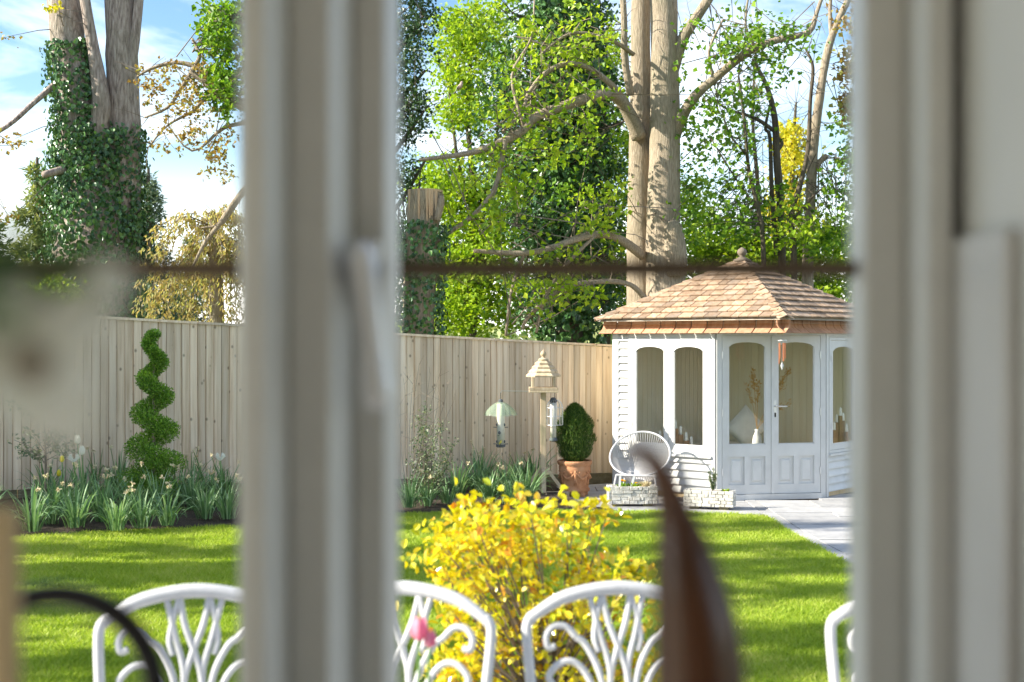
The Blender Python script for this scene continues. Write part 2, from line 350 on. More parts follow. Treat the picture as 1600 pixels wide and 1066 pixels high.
PATHX = 2.60
def lawn_sheet():
    mb = MB(); xs = frange(-9, PATHX, .25); n = 40
    for x in xs:
        y1 = edge_y(x)
        for j in range(n + 1):
            y = 5.6 + (y1 - 5.6) * j / n; mb.v.append(Vector((x, y, hgt(x, y) + .012 * noise.noise(Vector((x * 1.3, y * 1.3, 0))))))
    for i in range(len(xs) - 1):
        for j in range(n):
            a = i * (n + 1) + j; mb.f.append((a, a + n + 1, a + n + 2, a + 1))
    tag(mb.build('lawn', M['lawn'], smooth=True), kind='structure')
lawn_sheet()
def grass():
    rs = np.random.RandomState(5); N = 620000
    # denser towards the camera, only where the garden in view lies
    y = 5.7 + (13.6 - 5.7) * rs.rand(N) ** 1.15; hw = .44 * y + .3
    x = -hw + (hw + np.minimum(hw, PATHX + .02)) * rs.rand(N)
    ex = np.array([p.x for p in EDGE]); ey = np.array([p.y for p in EDGE])
    lim = np.interp(x, ex, ey) + .03 * np.sin(x * 9) + .02 * np.sin(x * 31) + .03 * rs.rand(N)
    k = (y < lim) & (x < PATHX + .015 * np.sin(y * 23) + .03 * rs.rand(N)); x, y = x[k], y[k]; n = len(x)
    far = .19 * np.clip(1 - (x + 4.7) / 5.7, 0, 1); t = np.clip((y - 5) / 8, 0, 1); t = t * t * (3 - 2 * t)
    z = .2 * (1 - t) + far * t - .004
    patch = .5 + .5 * np.sin(x * 1.9 + 1.3 * np.sin(y * 1.1)) * np.sin(y * 2.3 + np.sin(x * 1.7))
    hgt_ = (.022 + .026 * rs.rand(n)) * (.8 + .45 * patch); a = rs.rand(n) * 2 * np.pi; wd = .0038 + .0035 * rs.rand(n)
    ln = hgt_ * (.4 + 1.1 * rs.rand(n)); la = rs.rand(n) * 2 * np.pi
    P = np.empty((n, 3, 3), np.float32)
    P[:, 0] = np.stack([x - np.cos(a) * wd, y - np.sin(a) * wd, z], 1); P[:, 1] = np.stack([x + np.cos(a) * wd, y + np.sin(a) * wd, z], 1)
    P[:, 2] = np.stack([x + np.cos(la) * ln, y + np.sin(la) * ln, z + hgt_], 1)
    me = bpy.data.meshes.new('grass'); me.vertices.add(3 * n); me.vertices.foreach_set('co', P.ravel())
    me.loops.add(3 * n); me.loops.foreach_set('vertex_index', np.arange(3 * n, dtype=np.int32))
    me.polygons.add(n); me.polygons.foreach_set('loop_start', np.arange(0, 3 * n, 3, dtype=np.int32))
    me.update(calc_edges=True); me.materials.append(M['grass'])
    o = bpy.data.objects.new('grass', me); C.objects.link(o); tag(o, 'short mown green grass covering the lawn', 'grass', kind='stuff')
grass()
# fence line in plan
FA, FB = Vector((-4.68, 12.9, 0)), Vector((1.22, 16.25, 0)); FU = (FB - FA).normalized(); FN = Vector((FU.y, -FU.x, 0))
def fence_y(x): return FA.y + (x - FA.x) * FU.y / FU.x
def bed_sheet():
    mb = MB(); xs = frange(-9, 1.0, .12); n = 14
    for x in xs:
        y0 = edge_y(x) - .02; y1 = max(y0 + .05, fence_y(x) + .03)
        if x > .45: y1 = max(y0 + .05, y0 + (y1 - y0) * max(0, (.75 - x) / .3))
        for j in range(n + 1):
            t = j / n; y = y0 + (y1 - y0) * t
            mb.v.append(Vector((x, y, hgt(x, y) + .004 + .045 * math.sin(min(1, t * 3) * math.pi / 2) + .02 * noise.noise(Vector((x * 6, y * 6, 3))) - (.03 if j == 0 else 0))))
    for i in range(len(xs) - 1):
        for j in range(n):
            a = i * (n + 1) + j; mb.f.append((a, a + n + 1, a + n + 2, a + 1))
    tag(mb.build('flower_bed_soil', M['soil'], smooth=True), kind='structure')
bed_sheet()
# paving: a base sheet and single slabs
pave = MB()
def pz(x, y): return hgt(max(x, .9), y)
for (x0, x1, y0, y1) in ((.42, 2.62, 13.26, 17.4), (2.62, 6.2, 5.6, 17.4)):
    xs, ys = frange(x0, x1, .55), frange(y0, y1, .5); b = len(pave.v); n = len(xs)
    for y in ys:
        for x in xs: pave.v.append(Vector((x, y, pz(x, y) - .012)))
    for j in range(len(ys) - 1):
        for i in range(n - 1): a = b + j * n + i; pave.f.append((a, a + 1, a + n + 1, a + n))
pvo = tag(pave.build('paving', M['soil']), kind='structure')
# summerhouse plan (needed to keep slabs clear of it)
SA, SB = Vector((2.30, 14.45, 0)), Vector((3.59, 14.72, 0))
UL = Vector((.766, -.643, 0)); UR = Vector((.643, .766, 0))         # left wall runs C->A, right wall runs B->E
SC_ = SA - UL * 1.376; SW = Vector((2.923, 13.927, 0)); SE = SW + UR * 2.19; SF = SC_ + UR * 2.19
def inhouse(x, y):
    p = Vector((x, y, 0)) - SW; a = p.dot(-UL); b = p.dot(UR)
    return .05 < a < 2.1 and .05 < b < 2.1 and (p - (SA - SW)).dot(Vector((-.204, .979, 0))) > .1
def slab(x0, x1, y0, y1):
    g = .006; mb = MB(); z = [pz(x, y) for x, y in ((x0, y0), (x1, y0), (x1, y1), (x0, y1))]; dz = rnd.uniform(-.003, .003)
    P = [Vector((x0 + g, y0 + g, z[0] + dz)), Vector((x1 - g, y0 + g, z[1] + dz)), Vector((x1 - g, y1 - g, z[2] + dz)), Vector((x0 + g, y1 - g, z[3] + dz))]
    mb.prism([p - Vector((0, 0, .03)) for p in P], Vector((0, 0, .034))); mb.build('paving_slab', M['paving'], pvo)
y = 5.6; r_ = 0
while y < 17:
    dy = (.45, .6, .6, .3)[r_ % 4]; x = 2.745; e = 0
    slab(2.62, 2.745, y, y + dy)          # narrow edging strip beside the grass
    while x < 6.0:
        dx = (.9, .6, .75, .6)[(r_ * 3 + e) % 4]; e += 1
        if not inhouse(x + dx / 2, y + dy / 2): slab(x, x + dx, y, y + dy)
        x += dx
    y += dy; r_ += 1
y = 13.27; r_ = 0
while y < 16.9:
    dy = (.5, .45, .6)[r_ % 3]; x = .42; e = r_
    while x < 2.6:
        dx = min((.75, .6, .9)[e % 3], 2.618 - x); e += 1
        if dx > .04 and not inhouse(x + dx / 2, y + dy / 2): slab(x, x + dx, y, y + dy)
        x += dx
    y += dy; r_ += 1
# patio outside the window
tag(MB().box(-6, 6, 1.35, 5.58, .0, .19).build('patio', M['paving']), kind='structure')

# ------------------------------------------------------------------ fence
fence = thing('fence', 'tall closeboard fence of pale weathered vertical boards behind the flower bed', 'fence', (FA.x, FA.y, hgt(FA.x, FA.y)))
bd = MB(); bw = .0845                                         # feather-edge board: one edge thick, one thin
bd.prism([Vector(p) for p in ((-.008, .004, 0), (-.008, -.006, 0), (.003, -.006, 0), (.005, -.018, 0), (.008, -.021, 0), (bw - .006, -.026, 0), (bw - .002, -.023, 0), (bw - .002, .004, 0))][::-1], Vector((0, 0, 1)))
bme = bd.mesh('board', M['fence'])
Fang = math.atan2(FU.y, FU.x)
def ftop(s): return lambda: None
def top_z(s): return 2.065 - .0488 * s if s < 6.78 else 1.735        # height of the cap along the run
nb0, nb1 = -46, 82
for i in range(nb0, nb1):
    s = i * bw; p = FA + FU * s; zb = hgt(p.x, p.y) + .13; zt = top_z(s) - .012
    sc_ = Matrix.Diagonal((rnd.uniform(.985, 1.01), rnd.uniform(.8, 1.25), zt - zb, 1))
    shared('board', bme, fence, Matrix.Translation(Vector((p.x, p.y, zb)) - fence.location) @ Matrix.Rotation(Fang + rnd.gauss(0, .012), 4, 'Z') @ Matrix.Rotation(rnd.gauss(0, .002), 4, 'Y') @ sc_)
s = nb0 * bw
while s < nb1 * bw - .1:
    e = min(s + 1.8, nb1 * bw); a, b = FA + FU * s, FA + FU * e
    for nm, o0, o1, mm in (('cap_rail', -.045, .03, 'fence'), ('gravel_board', -.012, .022, 'gravel_board'), ('arris_rail', .012, .05, 'fence')):
        mb = MB(); vv = []
        for q, ss in ((a, s + .004), (b, e - .004)):
            zg = hgt(q.x, q.y)
            z0, z1 = {'cap_rail': (top_z(ss) - .010, top_z(ss) + .016), 'gravel_board': (zg - .03, zg + .128), 'arris_rail': (top_z(ss) - .4, top_z(ss) - .32)}[nm]
            if nm == 'gravel_board' and s > 4.6: o0_, o1_ = -.075, .022
            else: o0_, o1_ = o0, o1
            for zz in (z0, z1):
                for oo in (o0_, o1_): vv.append(FA + FU * ss - FN * (-1) * 0 + FN * (-oo) + Vector((0, 0, zz)))
        mb.add(vv, [(0, 1, 3, 2), (4, 6, 7, 5), (0, 4, 5, 1), (2, 3, 7, 6), (0, 2, 6, 4), (1, 5, 7, 3)])
        mb.build(nm, M[mm], fence)
    q = FA + FU * s; mb = MB().obox(Vector((q.x, q.y, hgt(q.x, q.y))), FU, FN, Vector((0, 0, 1)), -.05, .05, -.15, -.052, -.2, top_z(s) - hgt(q.x, q.y) - .015); mb.build('post', M['fence'], fence)
    s = e

# ------------------------------------------------------------------ summerhouse
Z = Vector((0, 0, 1)); ZR = 2.05
sh = thing('summerhouse', 'white painted corner summerhouse with arched glazing and cedar shingle roof', 'summerhouse', (2.75, 15.45, 0))
UD = (SB - SA).normalized(); WD = (SB - SA).length
def outn(u): return Vector((u.y, -u.x, 0))
NL, ND, NR = outn(UL), outn(UD), outn(UR)
def arch_head(mb, o, u, n, x0, x1, zs, zr, zt, n0, n1, k=10):
    # solid head between the arch (springs zs, crown zr) and zt, built in segments
    w_ = x1 - x0
    f = lambda t: zs + (zr - zs) * (1 - (2 * t - 1) ** 2) ** .55 if 0 < t < 1 else zs
    for i in range(k):
        a, b = i / k, (i + 1) / k
        poly = [o + u * (x0 + w_ * a) + n * n0 + Z * f(a), o + u * (x0 + w_ * b) + n * n0 + Z * f(b), o + u * (x0 + w_ * b) + n * n0 + Z * zt, o + u * (x0 + w_ * a) + n * n0 + Z * zt]
        mb.prism(poly, n * (n1 - n0))
def leaf_frame(parent, name, o, u, n, x0, x1, z0, z1, st, rail_b, arch, n0=.0, n1=.035, mid=None):
    """one glazed leaf: stiles, rails and arched head in one frame, with its pane as a sub-part"""
    mb = MB(); B = lambda a, b, c, d, p=n0, q=n1: mb.obox(o, u, n, Z, a, b, p, q, c, d)
    B(x0, x0 + st, z0, z1); B(x1 - st, x1, z0, z1); B(x0 + st, x1 - st, z0, z0 + rail_b)
    zs = z1 - .07 - arch
    arch_head(mb, o, u, n, x0 + st, x1 - st, zs, zs + arch, z1, n0, n1)
    zg = z0 + rail_b
    if mid: B(x0 + st, x1 - st, mid[0], mid[1]); zg = mid[1]
    fr = mb.build(name, M['white_paint'], parent)
    MB().obox(o, u, n, Z, x0 + st - .004, x1 - st + .004, n0 + .012, n0 + .017, zg - .004, z1 - .065).build('pane', M['summer_glass'], fr)
    bead = MB(); a0, a1 = x0 + st, x1 - st
    for (a, b, c, d) in ((a0, a0 + .012, zg, zs), (a1 - .012, a1, zg, zs), (a0, a1, zg, zg + .012)): bead.obox(o, u, n, Z, a, b, n0 + .017, n0 + .026, c, d)
    bead.build('glazing_bead', M['white_paint'], fr)
    return fr
def siding(parent, o, u, n, x0, x1, z0, z1, pitch=.0865):
    z = z0
    while z < z1 - .01:
        t_ = min(z + pitch, z1); mb = MB()
        P = [(0, z), (.034, z + .001), (.034, z + .014), (.008, t_ - .004), (0, t_ - .004)]
        if t_ - z > .02: mb.prism([o + u * x0 + n * a + Z * b for a, b in P], u * (x1 - x0)); mb.build('siding_board', M['white_paint'], parent)
        z = t_
# left wall (origin C, along UL): siding, corner post, window
L = 1.376
siding(sh, SC_, UL, NL, .055, L - .02, .06, .50)
siding(sh, SC_, UL, NL, .055, .205, .50, 1.93)
MB().obox(SC_, UL, NL, Z, -.03, .055, -.03, .032, .0, 1.94).build('corner_post', M['white_paint'], sh)
MB().obox(SC_, UL, NL, Z, 1.336, L + .005, -.03, .034, .0, 1.94).build('corner_post', M['white_paint'], sh)
def window(parent, o, u, n, x0, x1, z0, z1, leaves):
    mb = MB(); e = .035
    for (a, b, c, d) in ((x0, x0 + e, z0, z1), (x1 - e, x1, z0, z1), (x0 + e, x1 - e, z1 - e, z1), (x0 + e, x1 - e, z0, z0 + e)): mb.obox(o, u, n, Z, a, b, -.02, .04, c, d)
    wf = mb.build('window', M['white_paint'], parent)
    MB().obox(o, u, n, Z, x0 - .01, x1 + .01, .0, .062, z0 - .028, z0 - .002).build('sill', M['white_paint'], wf)
    mb = MB().obox(o, u, n, Z, x0, x1, -.02, .03, z1 + .003, 1.94); mb.build('lintel_board', M['white_paint'], wf)
    ww = (x1 - x0 - 2 * e) / leaves
    for i in range(leaves):
        a = x0 + e + ww * i
        leaf_frame(wf, 'casement', o, u, n, a + .003, a + ww - .003, z0 + e + .003, z1 - e - .003, .062, .062, .055)
        hx = a + .003 if i == 0 else a + ww - .012
        for hz in (z0 + .28, z1 - .28): MB().obox(o, u, n, Z, hx, hx + .012, .035, .044, hz, hz + .07).build('hinge', M['cord'], wf)
window(sh, SC_, UL, NL, .207, 1.334, .502, 1.842, 2)
# door wall
MB().obox(SA, UD, ND, Z, .0, .060, -.03, .038, .0, 1.94).build('corner_post', M['white_paint'], sh)
MB().obox(SA, UD, ND, Z, WD - .060, WD, -.03, .038, .0, 1.94).build('corner_post', M['white_paint'], sh)
MB().obox(SA, UD, ND, Z, .060, WD - .060, -.03, .036, 1.862, 1.94).build('door_head', M['white_paint'], sh)
MB().obox(SA, UD, ND, Z, .060, WD - .060, -.05, .075, .0, .062).build('threshold', M['white_paint'], sh)
mid_ = WD / 2
for i, (a, b) in enumerate(((.064, mid_ - .002), (mid_ + .002, WD - .064))):
    d_ = leaf_frame(sh, 'door', SA, UD, ND, a, b, .066, 1.858, .075, .105, .06, 0, .036, (.49, .625))
    m2 = (a + b) / 2; mb = MB().obox(SA, UD, ND, Z, m2 - .03, m2 + .03, 0, .036, .171, .49); mb.build('muntin', M['white_paint'], d_)
    for (pa, pb) in ((a + .075, m2 - .03), (m2 + .03, b - .075)):
        MB().obox(SA, UD, ND, Z, pa, pb, .005, .014, .171, .49).build('panel', M['white_paint'], d_)
        mb = MB(); o_ = SA; q = [(pa + .03, .201), (pb - .03, .201), (pb - .03, .46), (pa + .03, .46)]; q2 = [(pa + .05, .221), (pb - .05, .221), (pb - .05, .44), (pa + .05, .44)]
        mb.add([SA + UD * x + ND * .0145 + Z * z for x, z in q] + [SA + UD * x + ND * .027 + Z * z for x, z in q2], [(0, 1, 5, 4), (1, 2, 6, 5), (2, 3, 7, 6), (3, 0, 4, 7), (4, 5, 6, 7)])
        mb.build('raised_field', M['white_paint'], d_)
    hx = a - .006 if i == 0 else b - .008
    for hz in (.28, .95, 1.60): MB().obox(SA, UD, ND, Z, hx, hx + .014, .0365, .046, hz, hz + .08).build('hinge', M['silver'], d_)
    if i == 1:
        mb = MB().obox(SA, UD, ND, Z, a + .022, a + .052, .0365, .043, .93, 1.13)
        mb.tube([SA + UD * (a + .037) + ND * .04 + Z * 1.06, SA + UD * (a + .037) + ND * .085 + Z * 1.06, SA + UD * (a + .16) + ND * .088 + Z * 1.057], .009, 8)
        mb.build('handle', M['silver'], d_)
        MB().obox(SA, UD, ND, Z, a + .028, a + .046, .0432, .047, .935, .985).build('lock_plate', M['black_metal'], d_)
    else:
        MB().obox(SA, UD, ND, Z, b - .004, b + .026, .0365, .05, .066, 1.858).build('cover_strip', M['white_paint'], d_)
# right wall
LR = (SE - SB).length
siding(sh, SB, UR, NR, .05, LR - .05, .06, .50)
siding(sh, SB, UR, NR, .802, LR - .05, .50, 1.93)
MB().obox(SB, UR, NR, Z, -.005, .05, -.03, .034, .0, 1.94).build('corner_post', M['white_paint'], sh)
MB().obox(SB, UR, NR, Z, LR - .05, LR + .02, -.03, .034, .0, 1.94).build('corner_post', M['white_paint'], sh)
window(sh, SB, UR, NR, .052, .80, .502, 1.842, 1)
# back walls with inner boards, floor, ceiling deck
def back_wall(p, q, hole):
    u = (q - p).normalized(); n = outn(u); ln = (q - p).length; mb = MB()
    if hole:
        a, b, c, d = hole
        for (x0, x1, z0, z1) in ((0, a, 0, 1.95), (b, ln, 0, 1.95), (a, b, 0, c), (a, b, d, 1.95)): mb.obox(p, u, n, Z, x0, x1, -.02, .03, z0, z1)
    else: mb.obox(p, u, n, Z, 0, ln, -.02, .03, .0, 1.95)
    wo_ = mb.build('wall', M['cream_wall'], sh)
    if hole:
        wf = MB()
        for (x0, x1, z0, z1) in ((a, a + .04, c, d), (b - .04, b, c, d), (a + .04, b - .04, c, c + .04), (a + .04, b - .04, d - .04, d), ((a + b) / 2 - .02, (a + b) / 2 + .02, c + .04, d - .04)): wf.obox(p, u, n, Z, x0 + .001, x1 - .001, -.015, .04, z0 + .001, z1 - .001)
        wf = wf.build('window', M['white_paint'], wo_)
        MB().obox(p, u, n, Z, a + .04, b - .04, .005, .009, c + .04, d - .04).build('pane', M['summer_glass'], wo_)
    x = .02
    while x < ln - .1:
        z0, z1 = .06, 1.94
        if hole and x + .094 > hole[0] and x < hole[1]: z1 = hole[2] - .003
        MB().obox(p, u, n, Z, x, x + .094, -.032, -.0205, z0, z1).build('lining_board', M['cream_wall'], wo_); x += .097
back_wall(SF, SC_, None); back_wall(SE, SF, None)
fl = MB().prism([SC_ + UL * .03, SA, SB, SE, SF], Z * .055); fl.build('floor', M['pale_wood'], sh)
# roof
KC = SW - UR * .13 + UL * .13; S_ = 2.49; RU, RV = -UL, UR
KL, KR = KC + RU * S_, KC + RV * S_; KB = KL + RV * S_; AP = KC + (RU + RV) * (S_ / 2); AP.z = 2.77
for p in (KC, KL, KR, KB): p.z = ZR
roof = MB(); lo = Vector((0, 0, -.018))
roof.add([KC + lo, KL + lo, KB + lo, KR + lo, AP + lo], [(0, 4, 1), (1, 4, 2), (2, 4, 3), (3, 4, 0)])
roof.add([KC + lo * 3, KL + lo * 3, KB + lo * 3, KR + lo * 3], [(0, 1, 2, 3)])
ro = roof.build('roof', M['dark_beam'], sh)
def clip(poly, a, b, side):
    out = []; f = lambda p: ((b[0] - a[0]) * (p[1] - a[1]) - (b[1] - a[1]) * (p[0] - a[0])) * side
    for i in range(len(poly)):
        p, q = poly[i - 1], poly[i]; fp, fq = f(p), f(q)
        if (fp >= 0) != (fq >= 0): t = fp / (fp - fq); out.append((p[0] + (q[0] - p[0]) * t, p[1] + (q[1] - p[1]) * t))
        if fq >= 0: out.append(q)
    return out
def shingle_facet(p, q, seed, single=True):
    r = random.Random(seed); u = (q - p).normalized(); mid = (p + q) / 2; sv = (AP - mid); H = sv.length; sv = sv.normalized(); n = u.cross(sv)
    if n.z < 0: n = -n
    ln = (q - p).length; ex = .131; rows = int(H / ex); allm = MB()
    for i in range(rows + 1):
        y0 = i * ex - .02; y1 = y0 + .165; x = -.2 - r.random() * .1
        while x < ln + .1:
            wd = r.uniform(.10, .185); dy = r.uniform(-.006, .006)
            poly = [(x + .005, y0 + dy), (x + wd - .005, y0 + dy + r.uniform(-.004, .004)), (x + wd - .005, y1), (x + .005, y1)]; x += wd
            poly = clip(poly, (-.016, -.02), (ln / 2 - .008, H), -1); poly = clip(poly, (ln + .016, -.02), (ln / 2 + .008, H), 1) if len(poly) > 2 else []
            if len(poly) < 3 or max(a[0] for a in poly) - min(a[0] for a in poly) < .015: continue
            lift = r.uniform(.0, .004)
            P = [p + u * a + sv * b + n * (.004 + lift + max(0, (y1 - b)) / .165 * .022) for a, b in poly]
            mb = MB() if single else allm; mb.prism(P, n * .013)
            if single:
                o = mb.build('shingle', None, ro); me = o.data
                # own local frame so that the grain runs down the slope
                o.data.materials.append(M['shingle'])
    if not single: tag(allm.build('shingle_field', M['shingle'], ro), kind='stuff')
shingle_facet(KL, KC, 1); shingle_facet(KC, KR, 2); shingle_facet(KB, KL, 3, False); shingle_facet(KR, KB, 4, False)
def hip(p):
    d = (AP - p); H = d.length; d = d.normalized(); side = d.cross(Z).normalized(); up = side.cross(d).normalized()
    n = 13
    for i in range(n):
        a = -.03 + (H - .02) * i / n; b = a + H / n + .05; wd = .085
        for l_ in (0,):
            mb = MB(); o = p + d * a; e = p + d * b; lift = up * .045
            vs_ = []
            for pt, l2 in ((o, .030), (e, .012)):
                c = pt + up * (l2 + .012)
                for s_, dz in ((-1, -.036), (0, .006), (1, -.036)): vs_ += [c + side * (wd * s_) + up * dz]
                for s_, dz in ((-1, -.047), (0, -.006), (1, -.047)): vs_ += [c + side * (wd * s_) + up * dz]
            mb.add(vs_, [(0, 1, 7, 6), (1, 2, 8, 7), (3, 9, 10, 4), (4, 10, 11, 5), (0, 3, 4, 1), (1, 4, 5, 2), (6, 7, 10, 9), (7, 8, 11, 10), (0, 6, 9, 3), (2, 5, 11, 8)])
            mb.build('ridge_cap', M['shingle'], ro)
for p in (KC, KL, KR): hip(p)
MB().lathe(AP + Z * -.02, [(.10, 0), (.11, .03), (.05, .06), (.025, .075), (.05, .095), (.062, .125), (.05, .155), (.02, .178), (.004, .185)], 16).build('finial', M['twig'], ro, True)
def fascia(p, q, k):
    u = (q - p).normalized(); n = outn(u); ln = (q - p).length
    if n.dot(p - AP) < 0: n = -n
    prof = [(-.105, 2.035), (-.100, 1.975), (-.080, 1.945), (-.002, 1.890)]
    x = .0; 
    for i in range(k):
        a, b = ln * i / k + .008, ln * (i + 1) / k - .008; mb = MB(); vs_ = []
        j = rnd.uniform(-.004, .006)
        for (o, z) in prof:
            for s_ in (a, b): vs_.append(p + u * s_ + n * (o + j) + Z * (z - p.z))
        for (o, z) in prof:
            for s_ in (a, b): vs_.append(p + u * s_ + n * (o + j - .014) + Z * (z - p.z - .004))
        m = len(prof); fs = []
        for i2 in range(m - 1):
            fs += [(2 * i2, 2 * i2 + 1, 2 * i2 + 3, 2 * i2 + 2), (2 * m + 2 * i2, 2 * m + 2 * i2 + 2, 2 * m + 2 * i2 + 3, 2 * m + 2 * i2 + 1), (2 * i2, 2 * i2 + 2, 2 * m + 2 * i2 + 2, 2 * m + 2 * i2), (2 * i2 + 1, 2 * m + 2 * i2 + 1, 2 * m + 2 * i2 + 3, 2 * i2 + 3)]
        fs.append((2 * m - 2, 2 * m - 1, 4 * m - 1, 4 * m - 2)); mb.add(vs_, fs); mb.build('fascia_shingle', M['fascia'], ro)
    MB().obox(p, u, n, Z, .10, ln - .10, -.18, -.125, 1.885 - p.z, 2.02 - p.z).build('fascia_backing', M['dark_beam'], ro)
fascia(KC, KL, 12); fascia(KC, KR, 13)
MB().obox(KC, RU, RV, Z, .105, .15, .105, .15, 1.872 - ZR, 2.02 - ZR).build('corner_bracket', M['pale_wood'], ro)
# furnishing inside the summerhouse
bench = thing('bench', 'low cushioned bench seat inside the summerhouse behind the doors', 'bench', (2.95, 15.6, .055))
bc = SF + (SE - SF).normalized() * 1.1
ub = (SC_ - SF).normalized(); ue = (SE - SF).normalized()
def inner(a, b, z): return SF + ub * a + ue * b + Z * z
mb = MB(); mb.obox(SF, ub, ue, Z, .06, 2.0, .06, .62, .06, .40); mb.build('seat_box', M['white_paint'], bench)
MB().obox(SF, ub, ue, Z, .07, 1.98, .07, .64, .402, .50).build('seat_cushion', M['cushion'], bench, bevel=.02)
mb = MB().obox(SF, ub, ue, Z, .65, 2.0, .66, 1.15, .06, .44); bn2 = thing('storage_box', 'low box under a folded dark green throw inside the summerhouse', 'box', (2.9, 15.2, .055)); mb.build('body', M['pale_wood'], bn2)
MB().obox(SF, ub, ue, Z, .75, 1.55, .65, 1.16, .442, .475).build('throw', M['green_cloth'], bn2, bevel=.01)
def cushion(name, label, c, u, up, s, th, mat):
    mb = MB(); N_ = 12; n = u.cross(up).normalized()
    for sg in (1, -1):
        b = len(mb.v)
        for j in range(N_ + 1):
            for i in range(N_ + 1):
                a, e = i / N_ * 2 - 1, j / N_ * 2 - 1; pin = 1 - .10 * (1 - abs(a)) * 0 - .07 * (1 - e * e) * abs(a) ** 3
                pin2 = 1 - .07 * (1 - a * a) * abs(e) ** 3
                t = ((1 - a ** 4) * (1 - e ** 4)) ** .5 * th + .004
                mb.v.append(c + u * (a * s * pin) + up * (e * s * pin2) + n * sg * t)
        for j in range(N_):
            for i in range(N_): k = b + j * (N_ + 1) + i; f = (k, k + 1, k + N_ + 2, k + N_ + 1); mb.f.append(f if sg > 0 else f[::-1])
    return tag(mb.build(name, mat, None, True), label, 'cushion')
cc = at(1165, 668, 15.55); dv = Vector((1, .1, 0)).normalized()
cushion('cushion', 'white square cushion stood on its corner behind the left door pane', cc, (dv + Z).normalized(), (Z - dv).normalized(), .20, .07, M['cushion'])
def candle_stand(px, d, zb, hs, label, seed, sp=.062):
    x = (px - CX) / F * d; t = thing('candle_stand', label, 'candle holder', (x, d, zb), 'stepped wooden candle holders')
    r = random.Random(seed); n = len(hs)
    for i, h in enumerate(hs):
        o = Vector((x + (i - (n - 1) / 2) * sp, d + .02 * (i % 2), zb)); wd = sp * .46
        MB().box(o.x - wd, o.x + wd, o.y - .03, o.y + .03, zb, zb + h).build('wood_block', M['block_wood'], t)
        mb = MB().lathe((o.x, o.y, zb + h), [(.017, 0), (.017, .07 + .03 * r.random()), (.004, .10)], 10); mb.build('candle', M['candle'], t)
# a shelf inside each window
for nm, o, u, n, ln in (('left', SC_, UL, NL, 1.30), ('right', SB, UR, NR, 1.05)):
    MB().obox(o, u, n, Z, .06, ln, -.24, -.032, .52, .545).build('shelf', M['white_paint'], sh)
candle_stand(1040, 15.0, .546, (.10, .17, .26), 'stepped wooden candle holder left of the window bar in the summerhouse', 2)
candle_stand(1068, 14.83, .546, (.24, .17, .10, .05), 'stepped wooden candle holder descending rightwards in the summerhouse window', 3)
candle_stand(1313, 15.17, .546, (.20, .29, .37, .31, .18), 'tall stepped wooden candle holder in the right hand summerhouse window', 4, .036)
# dried plumes in a vase
vt = thing('dried_flower_vase', 'vase of dried orange plumes behind the summerhouse doors', 'vase', (2.93, 15.30, .475))
vb = Vector((2.93, 15.30, .476)); MB().lathe(vb, [(.05, 0), (.065, .08), (.05, .18), (.025, .24), (.03, .27)], 14).build('vase', M['white_paint'], vt, True)
for (px, py, dd, k) in ((1177, 590, 15.28, 150), (1184, 610, 15.3, 110), (1170, 612, 15.3, 60), (1226, 590, 15.3, 150), (1216, 612, 15.3, 110), (1222, 635, 15.3, 70)):
    e = at(px, py, dd); m_ = vb + Z * .27; pth = smooth_path([m_, m_.lerp(e, .5) + Vector((0, 0, .05)), e], 4); plm = MB(); MB().tube(pth, .003, 4).build('stalk', M['dried'], vt)
    dr = (pth[-1] - pth[-3]).normalized()
    for q in range(k):
        p = e + dr * rnd.uniform(-.16, .10) + rv() * rnd.random() * .045; plm.leaf(p, (dr + rv() * .9).normalized(), rv(), rnd.uniform(.02, .05), .010)
    plm.build('plume', M['dried'], vt)
# wind chime under the roof corner
wc = at(1222, 533, 13.95); wct = thing('wind_chime', 'copper wind chime hanging from the summerhouse roof corner', 'wind chime', tuple(wc))
MB().lathe(wc, [(.004, .0), (.05, .001), (.05, .014), (.004, .015)], 16).build('top_disc', M['white_paint'], wct)
MB().tube([wc + Z * .01, wc + Z * .09], .0025, 4).build('cord', M['cord'], wct)
for k in range(5):
    a = k * 1.257; p = wc + Vector((.034 * math.cos(a), .034 * math.sin(a), -.02)); MB().tube([p, p - Z * (.17 + .03 * (k % 3))], .0075, 8).build('tube', M['copper'], wct)
MB().tube([wc, wc - Z * .24], .0018, 4).build('cord', M['cord'], wct)
p = wc - Z * .27; MB().add([p + Z * .05, p + Vector((.02, 0, 0)), p - Z * .05, p - Vector((.02, 0, 0)), p + Vector((0, .006, 0)), p - Vector((0, .006, 0))], [(0, 1, 4), (1, 2, 4), (2, 3, 4), (3, 0, 4), (1, 0, 5), (2, 1, 5), (3, 2, 5), (0, 3, 5)]).build('pendant', M['white_paint'], wct)

